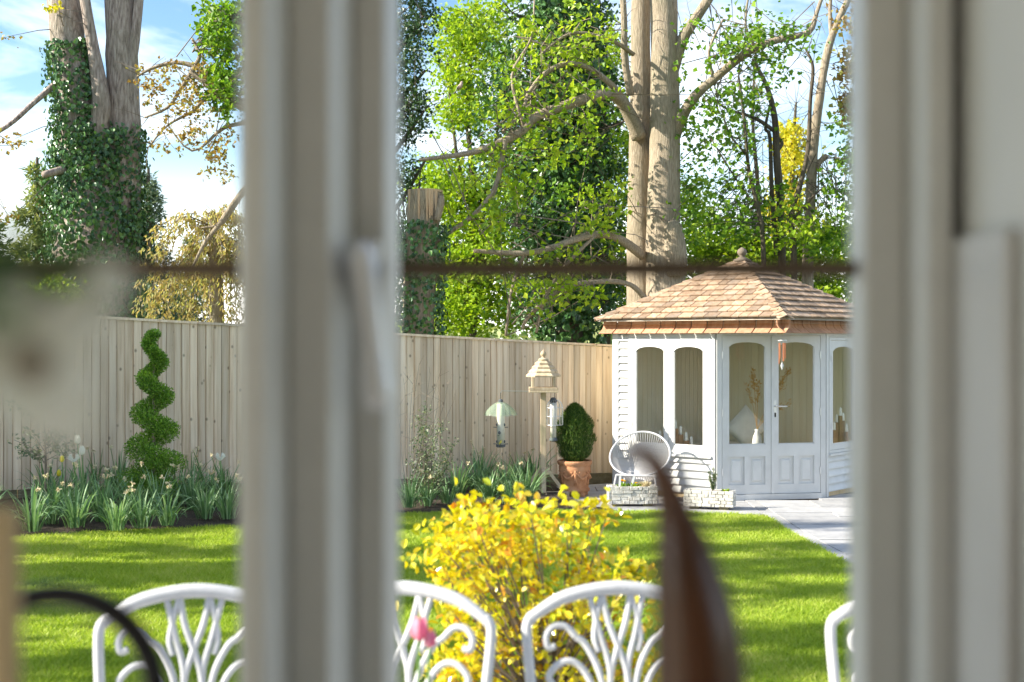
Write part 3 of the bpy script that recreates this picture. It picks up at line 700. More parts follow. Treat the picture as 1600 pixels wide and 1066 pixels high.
# ------------------------------------------------------------------ round cord chair on the paving
def cord_chair():
    g = Vector((1.44, 14.42, .004)); t = thing('cord_chair', 'round white string lounge chair on the paving before the summerhouse', 'chair', tuple(g))
    ang = rad(-20); fx = Vector((math.cos(ang), math.sin(ang), 0)); fy = Vector((math.sin(ang), -math.cos(ang), 0))   # fy points to the sitter's front
    c = g + Z * .51; upv = (Z * .78 - fy * .62).normalized(); nrm = fx.cross(upv)
    ring = [c + fx * (.345 * math.cos(a)) + upv * ((.30 + .02 * math.sin(a)) * math.sin(a)) for a in [2 * math.pi * k / 48 for k in range(48)]]
    MB().tube(ring + ring[:2], .0115, 8, cap=False).build('rim', M['cast'], t, True)
    ci = c - fy * -.02 - upv * .16 + (Z * -.16) - fy * .10
    inn = [ci + fx * (.07 * math.cos(a)) + (-fy * .8 + Z * .25).normalized() * (.05 * math.sin(a)) for a in [2 * math.pi * k / 24 for k in range(24)]]
    MB().tube(inn + inn[:2], .008, 6, cap=False).build('hub_ring', M['cast'], t, True)
    cd = MB()
    for k in range(72):
        a = 2 * math.pi * (k + .5) / 72; p = c + fx * (.345 * math.cos(a)) + upv * ((.30 + .02 * math.sin(a)) * math.sin(a))
        q = ci + fx * (.07 * math.cos(a)) + (-fy * .8 + Z * .25).normalized() * (.05 * math.sin(a))
        m_ = p.lerp(q, .55) - (fy * -.0) + (-fy * .07 - Z * .05); cd.tube(smooth_path([p, m_, q], 4), .0055, 4)
    cd.build('cords', M['cord'], t)
    base = [g + fx * (a * .22) + fy * (b * .2) + Z * .30 for a, b in ((-1, -1), (1, -1), (1, 1), (-1, 1))]
    MB().tube(base + base[:1], .010, 6).build('seat_frame', M['cast'], t)
    for k, p in enumerate(base):
        out = (p - g); out.z = 0; MB().tube([p, g + out * 1.22 + Z * .0], .010, 6).build('leg', M['cast'], t)
    for k in (0, 1): MB().tube([base[k], c + fx * (.20 if k else -.20) - upv * .235], .008, 6).build('brace', M['cast'], t)
cord_chair()

# ------------------------------------------------------------------ stone troughs
def trough(px0, px1, pyb, h, label, ang, seed):
    a, b = ground(px0, pyb), ground(px1, pyb + (3 if ang else 0)); u = (b - a); u.z = 0; ln = u.length; u = u.normalized(); n = Vector((-u.y, u.x, 0))
    base = a.copy(); base.z = .004; r = random.Random(seed)
    t = thing('stone_trough', label, 'planter', tuple(base), 'stone troughs on the paving'); dp = .22; z0 = .032
    for s_ in (.06, ln - .16): MB().obox(base, u, n, Z, s_, s_ + .10, .03, dp - .03, .001, z0 + .004).build('foot', M['gravel_board'], t)
    body = MB(); body.obox(base, u, n, Z, .014, ln - .014, .014, .05, z0, h - .004); body.obox(base, u, n, Z, .014, ln - .014, dp - .05, dp - .014, z0, h - .004)
    body.obox(base, u, n, Z, .014, .05, .0505, dp - .0505, z0, h - .004); body.obox(base, u, n, Z, ln - .05, ln - .014, .0505, dp - .0505, z0, h - .004); body.obox(base, u, n, Z, .0505, ln - .0505, .0505, dp - .0505, z0 + .001, z0 + .03)
    bo = body.build('body', M['trough'], t)
    rows = 5; rh = (h - z0) / rows
    for side in range(4):
        o, uu, nn, ll = ((base, u, -n, ln), (base + u * ln, n, u, dp), (base + u * ln + n * dp, -u, n, ln), (base + n * dp, -n, -u, dp))[side]
        for i in range(rows):
            x = 0
            while x < ll - .005:
                wd = min(r.uniform(.035, .13), ll - x); 
                if ll - x - wd < .03: wd = ll - x
                q = r.uniform(-.008, .002); z_a, z_b = z0 + i * rh + r.uniform(-.004, .001), z0 + (i + 1) * rh + r.uniform(-.001, .004); c = r.uniform(.002, .006)
                P = [(x + .0005, z_a), (x + wd - .0005, z_a + r.uniform(0, .004)), (x + wd - .0005, z_b - r.uniform(0, .004)), (x + .0005, z_b)]
                Q = [(x + .002 + c, z_a + c), (x + wd - .002 - c, z_a + c), (x + wd - .002 - c, z_b - c), (x + .002 + c, z_b - c)]
                mb = MB().add([o + uu * s_ + nn * -.013 + Z * z for s_, z in P] + [o + uu * s_ + nn * (.002 + q) + Z * z for s_, z in Q], [(0, 1, 5, 4), (1, 2, 6, 5), (2, 3, 7, 6), (3, 0, 4, 7), (4, 5, 6, 7), (3, 2, 1, 0)])
                mb.build('stone', M['trough'], bo); x += wd
    MB().obox(base, u, n, Z, .0505, ln - .0505, .0505, dp - .0505, z0 + .0305, h - .03).build('soil', M['soil'], t)
    return base, u, n, ln, h - .03
def tuft_plant(name, label, cat, p, kind, r=.05, h=.06, n=60, leafm='leaf_mid', flower=None, group=None):
    t = thing(name, label, cat, tuple(p), group); lv = MB()
    for i in range(n):
        a = rnd.random() * 6.283; e = rnd.uniform(.2, 1.2); d = Vector((math.cos(a) * math.cos(e), math.sin(a) * math.cos(e), math.sin(e)))
        q = p + Vector((math.cos(a) * r * rnd.random(), math.sin(a) * r * rnd.random(), rnd.random() * h * .6)); lv.leaf6(q, d, Z + rv() * .3, rnd.uniform(.02, .045) * (1 + h * 4), .02)
    lv.build('leaves', M[leafm], t)
    if flower:
        fm = MB()
        for i in range(flower[1]):
            a = rnd.random() * 6.283; c = p + Vector((math.cos(a) * r * .7 * rnd.random(), math.sin(a) * r * .7 * rnd.random() - .01, h * rnd.uniform(.9, 1.2)))
            for k in range(7):
                b = k * .9; fm.leaf6(c, Vector((math.cos(b), math.sin(b) - .3, .45 + rnd.random() * .4)).normalized(), Z, .026, .024)
        fm.build('petals', M[flower[0]], t)
    return t
b0, u0, n0_, l0, h0 = trough(950, 1028, 793, .22, 'pale stone trough planted with yellow flowers before the string chair', 0, 1)
P_ = lambda f, dp=.10, z=0: b0 + u0 * (l0 * f) + n0_ * dp + Z * (h0 + z)
tuft_plant('pansy', 'orange yellow pansies in the left stone trough', 'flower', P_(.30), 0, .055, .075, 50, 'leaf_mid', ('petal_yellow', 8))
tuft_plant('sedum', 'low green leafy plant in the middle of the left stone trough', 'plant', P_(.55), 0, .05, .05, 70, 'leaf_green', ('petal_yellow', 1))
tuft_plant('hebe', 'pale straw coloured rosette plant in the left stone trough', 'plant', P_(.77), 0, .05, .08, 120, 'petal_cream')
for f, lab in ((.24, 'slim white plant tag behind the orange pansies'), (.46, 'tilted white plant tag in the left stone trough')):
    p = P_(f, .06); tag(MB().obox(p, u0, n0_, (Z + u0 * (.3 if f > .3 else .05)).normalized(), -.012, .012, 0, .002, -.02, .14).build('plant_tag', M['label_tag']), lab, 'plant tag')
b1, u1, n1_, l1, h1 = trough(1068, 1146, 796, .20, 'grey mossy stone trough holding an upright shrub before the doors', 1, 2)
p = b1 + u1 * (l1 * .56) + n1_ * .11 + Z * h1
t = thing('dwarf_shrub', 'small upright grey green shrub in the right stone trough', 'shrub', tuple(p)); sb = MB(); lv = MB()
for k in range(7):
    e = p + Vector((rnd.uniform(-.045, .045), rnd.uniform(-.03, .03), rnd.uniform(.16, .26))); sb.tube([p, p.lerp(e, .5) + rv() * .008, e], .003, 4)
    for j in range(70):
        q = p.lerp(e, rnd.uniform(.15, 1)); lv.leaf(q, (rv() + Z * .7).normalized(), rv(), .026, .011)
sb.build('stems', M['twig'], t); lv.build('leaves', M['shrub_var'], t)
tuft_plant('primrose', 'bright green leafy seedling at the right end of the stone trough', 'plant', b1 + u1 * (l1 * .82) + n1_ * .10 + Z * h1, 0, .03, .05, 26, 'leaf_green')

# ------------------------------------------------------------------ bird table with feeders
def bird_table():
    g = ground(849, 775); g.z = hgt(g.x, g.y) + .02; t = thing('bird_table', 'rustic wooden bird table with tiered roof on a tall post', 'bird table', tuple(g))
    zt = lambda py: CZ + (CY - py) / F * g.y - g.z
    B = lambda nm, x0, x1, y0, y1, z0, z1, m='old_wood': MB().box(g.x + x0, g.x + x1, g.y + y0, g.y + y1, g.z + z0, g.z + z1).build(nm, M[m], t, bevel=.004)
    B('post', -.032, .032, -.032, .032, .03, zt(612))
    B('base_beam', -.30, .30, -.035, .035, -.015, .032); B('base_beam', -.035, .035, -.30, -.0355, -.015, .030); B('base_beam', -.035, .035, .0355, .30, -.015, .030)
    B('side_plate', -.046, -.0325, -.03, .03, .0, .40)
    for dx, dy in ((1, 0), (-1, 0), (0, -1)):
        d = Vector((dx, dy, 0)); s_ = Vector((-dy, dx, 0)); p0 = g + d * .033 + Z * .30; p1 = g + d * .235 + Z * .034; ax = (p1 - p0); L_ = ax.length; ax = ax.normalized()
        MB().obox(p0, ax, s_, ax.cross(s_), 0, L_, -.02, .02, -.018, .018).build('brace', M['old_wood'], t)
    z1 = zt(613); B('tray', -.165, .165, -.165, .165, z1, z1 + .025)
    for s_ in (-1, 1):
        B('tray_rim', -.165, .165, *sorted((s_ * .165, s_ * .143)), z1 + .026, z1 + .058); B('tray_rim', *sorted((s_ * .165, s_ * .143)), -.142, .142, z1 + .026, z1 + .056)
        for q in (-1, 1): B('roof_post', s_ * .12 - .016, s_ * .12 + .016, q * .12 - .016, q * .12 + .016, z1 + .0255, zt(588))
    z2 = zt(589); ts = [(.198, .160), (.166, .126), (.132, .092), (.098, .056)]
    for i, (r0, r1) in enumerate(ts):
        zz = z2 + i * .047; mb = MB(); mb.lathe((g.x, g.y, g.z + zz), [(r0 * 1.0, 0), (r0 * 1.02, .018), (r1 * 1.05, .046), (r1, .050)], 6); mb.build('roof_tier', M['old_wood'], t)
    zz = z2 + .19
    MB().lathe((g.x, g.y, g.z + zz), [(.055, 0), (.06, .012), (.05, .02), (.02, .03), (.016, .045), (.03, .055), (.036, .075), (.026, .095), (.008, .11), (.003, .13)], 14).build('finial', M['old_wood'], t, True)
    # hanging arms
    ya = g.y - .02; zl = g.z + z1 + .012
    la = Vector(((784 - CX) / F * ya, ya, zl + .004)); MB().tube([(g.x - .16, ya, zl), la, la + Vector((-.012, 0, -.02))], .0035, 5).build('hanger_arm', M['silver'], t)
    ra = Vector(((866 - CX) / F * ya, ya, zl + .002)); MB().tube([(g.x + .10, ya, zl), ra + Z * .01, ra + Vector((.004, 0, -.02))], .0035, 5).build('hanger_arm', M['silver'], t)
    return la, ra, g
LA, RA, BG = bird_table()
zpx = lambda py, d: CZ + (CY - py) / F * d
def feeder_dome(p):
    d = p.y; x = p.x - .012; t = thing('seed_feeder', 'clear tube seed feeder under a scalloped green glass dome', 'bird feeder', (x, d, zpx(700, d)))
    zt_ = zpx(627, d); MB().tube([(x, d, p.z - .018), (x, d, zt_)], .003, 5).build('hook', M['black_metal'], t)
    mb = MB(); b = 0; n = 32; prof = [(.012, 0), (.06, -.02), (.115, -.06), (.165, -.12), (.178, -.155)]
    for (r, z) in prof:
        for k in range(n):
            a = 2 * math.pi * k / n; q = 1 + .07 * math.cos(8 * a) * r / .178; mb.v.append(Vector((x + r * q * math.cos(a), d + r * q * math.sin(a), zt_ + z - .015 * (1 - math.cos(8 * a)) * r / .178 * .5)))
    for i in range(len(prof) - 1):
        for k in range(n): mb.f.append((i * n + k, i * n + (k + 1) % n, (i + 1) * n + (k + 1) % n, (i + 1) * n + k))
    mb.build('dome', M['dome_glass'], t, True)
    MB().lathe((x, d, zt_ - .02), [(.03, 0), (.028, .03), (.01, .045)], 12).build('cap', M['feeder_dark'], t)
    zb = zpx(699, d); MB().lathe((x, d, zb + .03), [(.046, 0), (.046, zt_ - zb - .06)], 16).build('tube', M['seed'], t, True)
    MB().lathe((x, d, zb), [(.04, 0), (.055, .008), (.055, .028), (.048, .034)], 16).build('base', M['feeder_dark'], t)
    for i, (py, sgs) in enumerate(((668, (-1, 1)), (680, (-.35,)), (694, (-1, 1)))):
        z = zpx(py, d)
        for s_ in sgs:
            a = Vector((s_, -(1 - s_ * s_) ** .5 if abs(s_) < 1 else -.15, 0)).normalized()
            MB().tube([Vector((x, d, z)) + a * .040, Vector((x, d, z + .004)) + a * .085], .005, 5).build('perch', M['feeder_dark'], t)
            MB().ball(Vector((x, d, z + .03)) + a * .040 + Vector((0, -.01, 0)), .016, .012, .02).build('port', M['feeder_dark'], t)
    return Vector((x, d, zb))
fb = feeder_dome(LA)
def bird(name, label, p, face, s, mb_, mw_):
    f = Vector(face).normalized(); t = thing(name, label, 'bird', tuple(p)); sd = f.cross(Z).normalized()
    pth = [p + f * s * k + Z * s * z for k, z in ((-.42, .12), (-.28, .30), (-.05, .42), (.14, .62), (.22, .84), (.25, .98), (.24, 1.06))]
    MB().tube(smooth_path(pth, 3), lerp_list([s * q for q in (.05, .20, .27, .24, .15, .14, .04)], 3), 10).build('body', mb_, t, True)
    tl = MB(); e = p + f * s * -.40 + Z * s * .14; tl.obox(e, (-f * .8 - Z * .6).normalized(), sd, (f * -.6 + Z * .8).normalized(), 0, s * .85, -s * .09, s * .09, -s * .02, s * .02); tl.build('tail', mw_, t)
    for q in (-1, 1):
        MB().tube([p + sd * (q * s * .22) + f * s * .08 + Z * s * .52, p + sd * (q * s * .25) - f * s * .2 + Z * s * .34, p + sd * (q * s * .12) - f * s * .5 + Z * s * .12], [s * .05, s * .11, s * .02], 6).build('wing', mw_, t, True)
        MB().tube([p + sd * (q * s * .08) + Z * s * .22, p + sd * (q * s * .08) + Z * s * .0], s * .025, 4).build('leg', M['twig'], t)
    MB().tube([p + f * s * .36 + Z * s * .93, p + f * s * .52 + Z * s * .91], [s * .05, s * .008], 5).build('beak', M['feeder_dark'], t)
bird('finch', 'tiny yellow bird perched at the foot of the domed feeder', fb + Vector((-.004, -.070, .028)), (.5, .8, .0), .055, M['finch'], M['feeder_dark'])
def feeder_cage(p):
    d = p.y - .01; x = p.x + .004; t = thing('caged_feeder', 'clear tube feeder in a domed wire cage beside the conifer', 'bird feeder', (x, d, zpx(690, d)))
    zt_ = zpx(624, d); zc = zpx(664, d); R_ = .095
    MB().tube([(x, d, p.z - .018), (x, d, zt_)], .003, 5).build('hook', M['black_metal'], t)
    for k in range(14):
        a = 2 * math.pi * k / 14; pts = [Vector((x + R_ * math.sin(e) * math.cos(a), d + R_ * math.sin(e) * math.sin(a), zt_ - R_ * (1 - math.cos(e)))) for e in (.1, .5, .9, 1.3, 1.57)]; pts.append(Vector((x + R_ * math.cos(a), d + R_ * math.sin(a), zc)))
        MB().tube(pts, .0028, 4).build('cage_wire', M['silver'], t)
    for z in (zc, zc + .10, zt_ - R_):
        MB().tube([Vector((x + R_ * math.cos(a), d + R_ * math.sin(a), z)) for a in [2 * math.pi * k / 20 for k in range(21)]], .003, 4).build('cage_ring', M['silver'], t)
    MB().lathe((x - .015, d, zpx(684, d)), [(.034, 0), (.034, .40)], 14).build('tube', M['seed'], t, True)
    MB().lathe((x - .015, d, zpx(690, d)), [(.028, 0), (.052, .012), (.04, .045)], 14).build('base', M['feeder_dark'], t)
    MB().lathe((x - .015, d, zpx(684, d) + .402), [(.04, 0), (.045, .02), (.03, .05), (.01, .06)], 14).build('cap', M['feeder_dark'], t)
feeder_cage(RA)

# ------------------------------------------------------------------ terracotta pot with conifer
g = ground(898, 774); g.z = .006; pot = thing('terracotta_pot', 'large ornate terracotta pot with moulded figures on feet', 'plant pot', tuple(g))
MB().lathe(g, [(.155, .05), (.172, .055), (.176, .085), (.160, .10), (.162, .12), (.180, .28), (.186, .34), (.180, .35), (.198, .365), (.204, .395), (.198, .41), (.178, .41), (.170, .36), (.02, .355)], 36).build('pot', M['terracotta'], pot, True)
for k in range(4):
    a = k * math.pi / 2 + .6; p = g + Vector((.14 * math.cos(a), .14 * math.sin(a), 0)); MB().lathe(p, [(.04, 0), (.045, .02), (.04, .052)], 10).build('foot', M['terracotta'], pot)
for k in range(6):                        # swags and standing figures in relief
    a0 = -math.pi / 2 + k * math.pi / 3; mbs = MB()
    pts = [g + Vector((math.cos(a0 + q) * (.176 + .002), math.sin(a0 + q) * (.176 + .002), .285 - .075 * math.sin(math.pi * q / (math.pi / 3)))) for q in [math.pi / 3 * j / 10 for j in range(11)]]
    mbs.tube(pts, [.008, .010, .013, .016, .018, .019, .018, .016, .013, .010, .008], 7); mbs.build('swag', M['terracotta'], pot, True)
    c = g + Vector((math.cos(a0) * .170, math.sin(a0) * .170, 0)); ou = Vector((math.cos(a0), math.sin(a0), 0)); sd = Vector((-ou.y, ou.x, 0)); fg = MB()
    fg.tube([c + Z * .15, c + Z * .19 + sd * .006, c + Z * .225 + ou * .006, c + Z * .262 + ou * .006, c + Z * .275 + ou * .008, c + Z * .295 + ou * .008, c + Z * .312 + ou * .008], [.010, .012, .016, .018, .008, .014, .005], 8)
    for q in (-1, 1): fg.tube([c + Z * .255 + ou * .008 + sd * q * .012, c + Z * .275 + ou * .008 + sd * q * .04, c + Z * .29 + ou * .006 + sd * q * .055], .007, 6); fg.tube([c + Z * .2 + sd * q * .008 + ou * .004, c + Z * .135 + sd * q * .014], .009, 6)
    fg.build('figure', M['terracotta'], pot, True)
MB().lathe(g + Z * .356, [(.168, 0), (.168, .02)], 20).build('soil', M['soil'], pot)
ct = thing('potted_conifer', 'egg shaped green conifer growing in the terracotta pot', 'shrub', (g.x, g.y, g.z + .376)); p0 = g + Z * .377
MB().tube([p0, p0 + Z * .25, p0 + Z * .5], [.02, .014, .006], 6).build('stem', M['bark_dark'], ct)
lv = MB(); ell = lambda z: .235 * (max(0, math.sin(math.pi * min(1, (z / .68)) ** .86))) ** .62
for i in range(15000):
    z = .68 * rnd.random() ** .9; r0 = ell(z) * (1 + .16 * noise.noise(Vector((z * 8, i * 0, 0)))); a = rnd.random() * 6.283; q = rnd.random() ** .35
    q *= 1 + .18 * noise.noise(Vector((math.cos(a) * 3, math.sin(a) * 3, z * 9)))
    p = p0 + Vector((math.cos(a) * r0 * q, math.sin(a) * r0 * q, z - .01)); d = (Vector((math.cos(a) * .45, math.sin(a) * .45, 1)) + rv() * .45).normalized(); lv.leaf(p, d, Vector((math.cos(a), math.sin(a), .2)), rnd.uniform(.022, .05), .010)
lv.build('foliage', M['cypress_leaf'], ct)

# ------------------------------------------------------------------ planting in the beds
def topiary():
    g = ground(240, 792); g.y = 12.35; g.x = (240 - CX) / F * g.y; g.z = hgt(g.x, g.y) + .04
    t = thing('spiral_topiary', 'clipped box spiral topiary standing against the fence', 'topiary', tuple(g)); lv = MB(); H = CZ + (CY - 517) / F * g.y - g.z
    MB().tube([g, g + Z * H * .5, g + Z * H * .95], [.022, .016, .008], 8).build('stem', M['bark_grey'], t)
    turns = 5.1
    for i in range(26000):
        s_ = rnd.random() ** 1.35; z = H * (.035 + .955 * s_); a = -2 * math.pi * turns * s_ ** .92 + 2.2
        amp = .130 * (1 - s_) + .036; tr = (.148 * (1 - s_) + .056)
        if s_ < .10: amp *= .4; tr = .24 * (1 - s_)
        d = rv(); q = rnd.random() ** .3; tr *= 1 + .2 * noise.noise(d * 2 + Vector((0, 0, z * 7)))
        p = g + Vector((amp * math.cos(a), amp * math.sin(a), z)) + Vector((d.x * tr, d.y * tr, d.z * tr * .62)) * q
        lv.leaf(p, (d + rv() * .7 + Z * .3).normalized(), d, rnd.uniform(.016, .030), .014)
    lv.build('foliage', M['box_leaf'], t)
topiary()
def narcissus(p, n, h, label, grp, heads=3):
    t = thing('narcissus_clump', label, 'plant', tuple(p), grp); lv = MB()
    for i in range(n):
        a = rnd.random() * 6.283; lean = rnd.uniform(.25, 1.25); L_ = h * rnd.uniform(.6, 1.15); d = Vector((math.cos(a), math.sin(a), 0)); q = p + d * rnd.random() * .08
        bend = rnd.uniform(.2, 1.1); sd = Vector((-d.y, d.x, 0)).lerp(rv(), .25).normalized(); pts = []
        cur = q.copy(); th = math.pi / 2 - lean * .35
        for k in range(7): pts.append(cur.copy()); cur += (d * math.cos(th) + Z * math.sin(th)) * (L_ / 6); th -= lean * bend * .42 * (1.6 if k > 2 else .7)
        lv.strip([v if v.z > p.z - .02 else Vector((v.x, v.y, p.z - .015)) for v in pts], [.011, .014, .015, .014, .012, .009, .002], sd)
    lv.build('leaves', M['narcissus'], t)
    for k in range(heads):
        a = rnd.random() * 6.283; e = p + Vector((math.cos(a) * .14, math.sin(a) * .14, h * rnd.uniform(.85, 1.15))); MB().tube([p, p.lerp(e, .6) + Z * .04, e], .0035, 4).build('stalk', M['stem'], t)
        fm = MB()
        for j in range(10): fm.leaf6(e, (rv() + Z * .1).normalized(), rv(), .030, .018)
        fm.build('flower_head', M['petal_cream'], t)
gl, gr_ = 'strap leaved narcissus clumps in the left bed', 'strap leaved narcissus clumps in the right bed'
for (px, py, n, h) in ((50, 838, 60, .40), (95, 812, 70, .44), (72, 790, 45, .40), (130, 800, 60, .46), (160, 822, 75, .44), (205, 815, 80, .42), (185, 785, 60, .46), (245, 812, 85, .42), (275, 800, 80, .42), (228, 790, 50, .42), (300, 805, 70, .40), (325, 790, 70, .44), (352, 795, 70, .44), (345, 770, 55, .46), (118, 832, 60, .36), (80, 826, 60, .38), (222, 832, 60, .34), (182, 836, 55, .34), (262, 828, 60, .34), (320, 818, 55, .36), (356, 818, 50, .36), (-30, 835, 50, .4), (400, 800, 60, .42), (150, 780, 40, .45), (300, 775, 50, .44)):
    p = ground(px, py); p.z += .045; narcissus(p, n, h, 'arching blue green narcissus leaves in the bed around the spiral topiary', gl, 2 + (px % 2))
for (px, py, n, h) in ((640, 800, 60, .34), (668, 797, 55, .30), (715, 783, 70, .40), (745, 775, 85, .46), (765, 790, 75, .36), (790, 778, 75, .40), (815, 768, 60, .42), (822, 790, 85, .44), (835, 770, 70, .50), (755, 765, 60, .48), (800, 795, 60, .34), (700, 793, 40, .30)):
    p = ground(px, py); p.z += .045; narcissus(p, n, h, 'arching narcissus leaves in the bed before the bird table', gr_, 1 + (px % 2))
def tulip(px, py, d, mat, label, grp=None, s=.045, open_=0, base_py=None, name='tulip'):
    e = at(px, py, d); gx_, gy_ = e.x + rnd.uniform(-.03, .05), e.y; b = Vector((gx_, gy_, hgt(gx_, gy_) + .03)); t = thing(name, label, 'flower', tuple(b), grp)
    MB().tube(smooth_path([b, b.lerp(e, .5) + Vector((.012, 0, 0)), e - Z * s * .8], 4), .0048, 5).build('stem', M['stem'], t)
    pt = MB()
    for k in range(6):
        a = k * math.pi / 3 + .3; o = Vector((math.cos(a), math.sin(a), 0)); c = e - Z * s * .8; ri = (1 + open_ * 1.6) * (1 if k % 2 else .88); sd = Vector((-o.y, o.x, 0))
        prof = [(.1, 0, .3), (.5, .35, .75), (.58 * ri, .95, .8), (.5 * ri, 1.5, .55), (.30 * (1 + open_ * 3.4), 1.95 - open_ * .4, .06)]
        pt.strip([c + o * s * r + Z * s * z for r, z, w_ in prof], [s * w_ for r, z, w_ in prof], sd)
    pt.build('petals', M[mat], t, True)
    lv = MB()
    for k in range(3):
        a = rnd.random() * 6.28; dd = Vector((math.cos(a), math.sin(a), 0)); sd = Vector((-dd.y, dd.x, 0)); lv.strip([b, b + dd * .04 + Z * .12, b + dd * .09 + Z * .22, b + dd * .15 + Z * .28], [.018, .028, .022, .003], sd)
    lv.build('leaves', M['narcissus'], t)
D_ = 11.6
tulip(121, 688, D_, 'petal_white', 'tallest white tulip left of the spiral topiary'); tulip(128, 705, D_ - .1, 'petal_white', 'closed white tulip just below the tallest one'); tulip(115, 716, D_ - .2, 'petal_white', 'fully opened white tulip below two closed tulips', open_=1.0)
tulip(97, 718, D_, 'leaf_yellow', 'greenish yellow tulip bud left of the white tulips', s=.032); tulip(92, 740, D_ - .1, 'leaf_yellow', 'low yellow tulip bud among narcissus leaves', s=.032)
tulip(344, 714, 12.2, 'petal_white', 'white open tulip beside the window mullion', open_=.8); tulip(165, 745, D_, 'petal_cream', 'small cream flower left of the topiary base', s=.03, open_=1); tulip(330, 738, 12.1, 'petal_cream', 'small cream flower below the tulip beside the mullion', s=.03, open_=1)
# sapling left
g = ground(72, 800); g.y = 11.75; g.x = (70 - CX) / F * g.y; g.z = hgt(g.x, g.y) + .03
t = thing('sapling', 'thin young sapling with sparse grey green leaves by the fence', 'tree', tuple(g)); tk = MB(); lv = MB()
top = at(68, 640, g.y); pth = smooth_path([g, g.lerp(top, .5) + Vector((.015, 0, 0)), top], 4); tk.tube(pth, lerp_list([.014, .011, .005], 4), 6)
for k in range(13):
    q = g.lerp(top, rnd.uniform(.45, 1)); e = q + Vector((rnd.uniform(-.3, .32), rnd.uniform(-.1, .1), rnd.uniform(0, .22))); tk.tube([q, q.lerp(e, .5) + Z * .02, e], [.005, .004, .002], 4)
    for j in range(34): lv.leaf(q.lerp(e, rnd.uniform(.3, 1.05)) + rv() * .04, (rv() + Vector((0, 0, -.2))).normalized(), rv(), .045, .02)
tk.build('trunk', M['twig'], t); lv.build('crown', M['shrub_var'], t)
# variegated shrub and bare twigs right of the mullion
g = ground(672, 792); g.y = 13.3; g.x = (668 - CX) / F * g.y; g.z = hgt(g.x, g.y) + .03
t = thing('variegated_shrub', 'loose grey green variegated shrub against the fence beside the mullion', 'shrub', tuple(g)); st = MB(); lv = MB()
for (px, py) in ((668, 632), (655, 650), (690, 660), (650, 690), (672, 700), (695, 700), (712, 688), (640, 720), (660, 730), (685, 735), (705, 720), (645, 750), (675, 760), (665, 665), (680, 680), (690, 720)):
    e = at(px, py, g.y + rnd.uniform(-.25, .25)); pth = smooth_path([g, g.lerp(e, .5) + rv() * .05, e], 4); st.tube(pth, lerp_list([.008, .006, .002], 4), 4)
    for j in range(130):
        s_ = rnd.random() ** .6; i = s_ * (len(pth) - 1.01); q = pth[int(i)].lerp(pth[int(i) + 1], i % 1); lv.leaf(q + rv() * rnd.random() * .075 * (.4 + s_), (rv() + Z * .2).normalized(), rv(), rnd.uniform(.022, .04), .017)
st.build('stems', M['twig'], t); lv.build('leaves', M['shrub_var'], t)
g2 = ground(640, 785); g2.y = 13.4; g2.x = (640 - CX) / F * g2.y; g2.z = hgt(g2.x, g2.y) + .03
t = thing('bare_shrub', 'leafless shrub of fine brown twigs rising beside the mullion', 'shrub', tuple(g2)); st = MB()
for (px, py) in ((690, 575), (672, 585), (700, 600), (655, 570), (710, 625), (645, 600), (685, 620), (630, 590), (620, 640)):
    e = at(px, py, g2.y); pth = smooth_path([g2, g2.lerp(e, .4) + Vector((-.02, 0, .03)), g2.lerp(e, .75) + rv() * .03, e], 3); st.tube(pth, lerp_list([.006, .004, .003, .0012], 3), 4)
    for k in range(5): i = rnd.randrange(5, len(pth)); q = pth[i]; st.tube([q, q + (rv() + Z * .8 + Vector((.3, 0, 0))).normalized() * rnd.uniform(.08, .2)], [.002, .001], 3)
st.build('twigs', M['twig'], t)

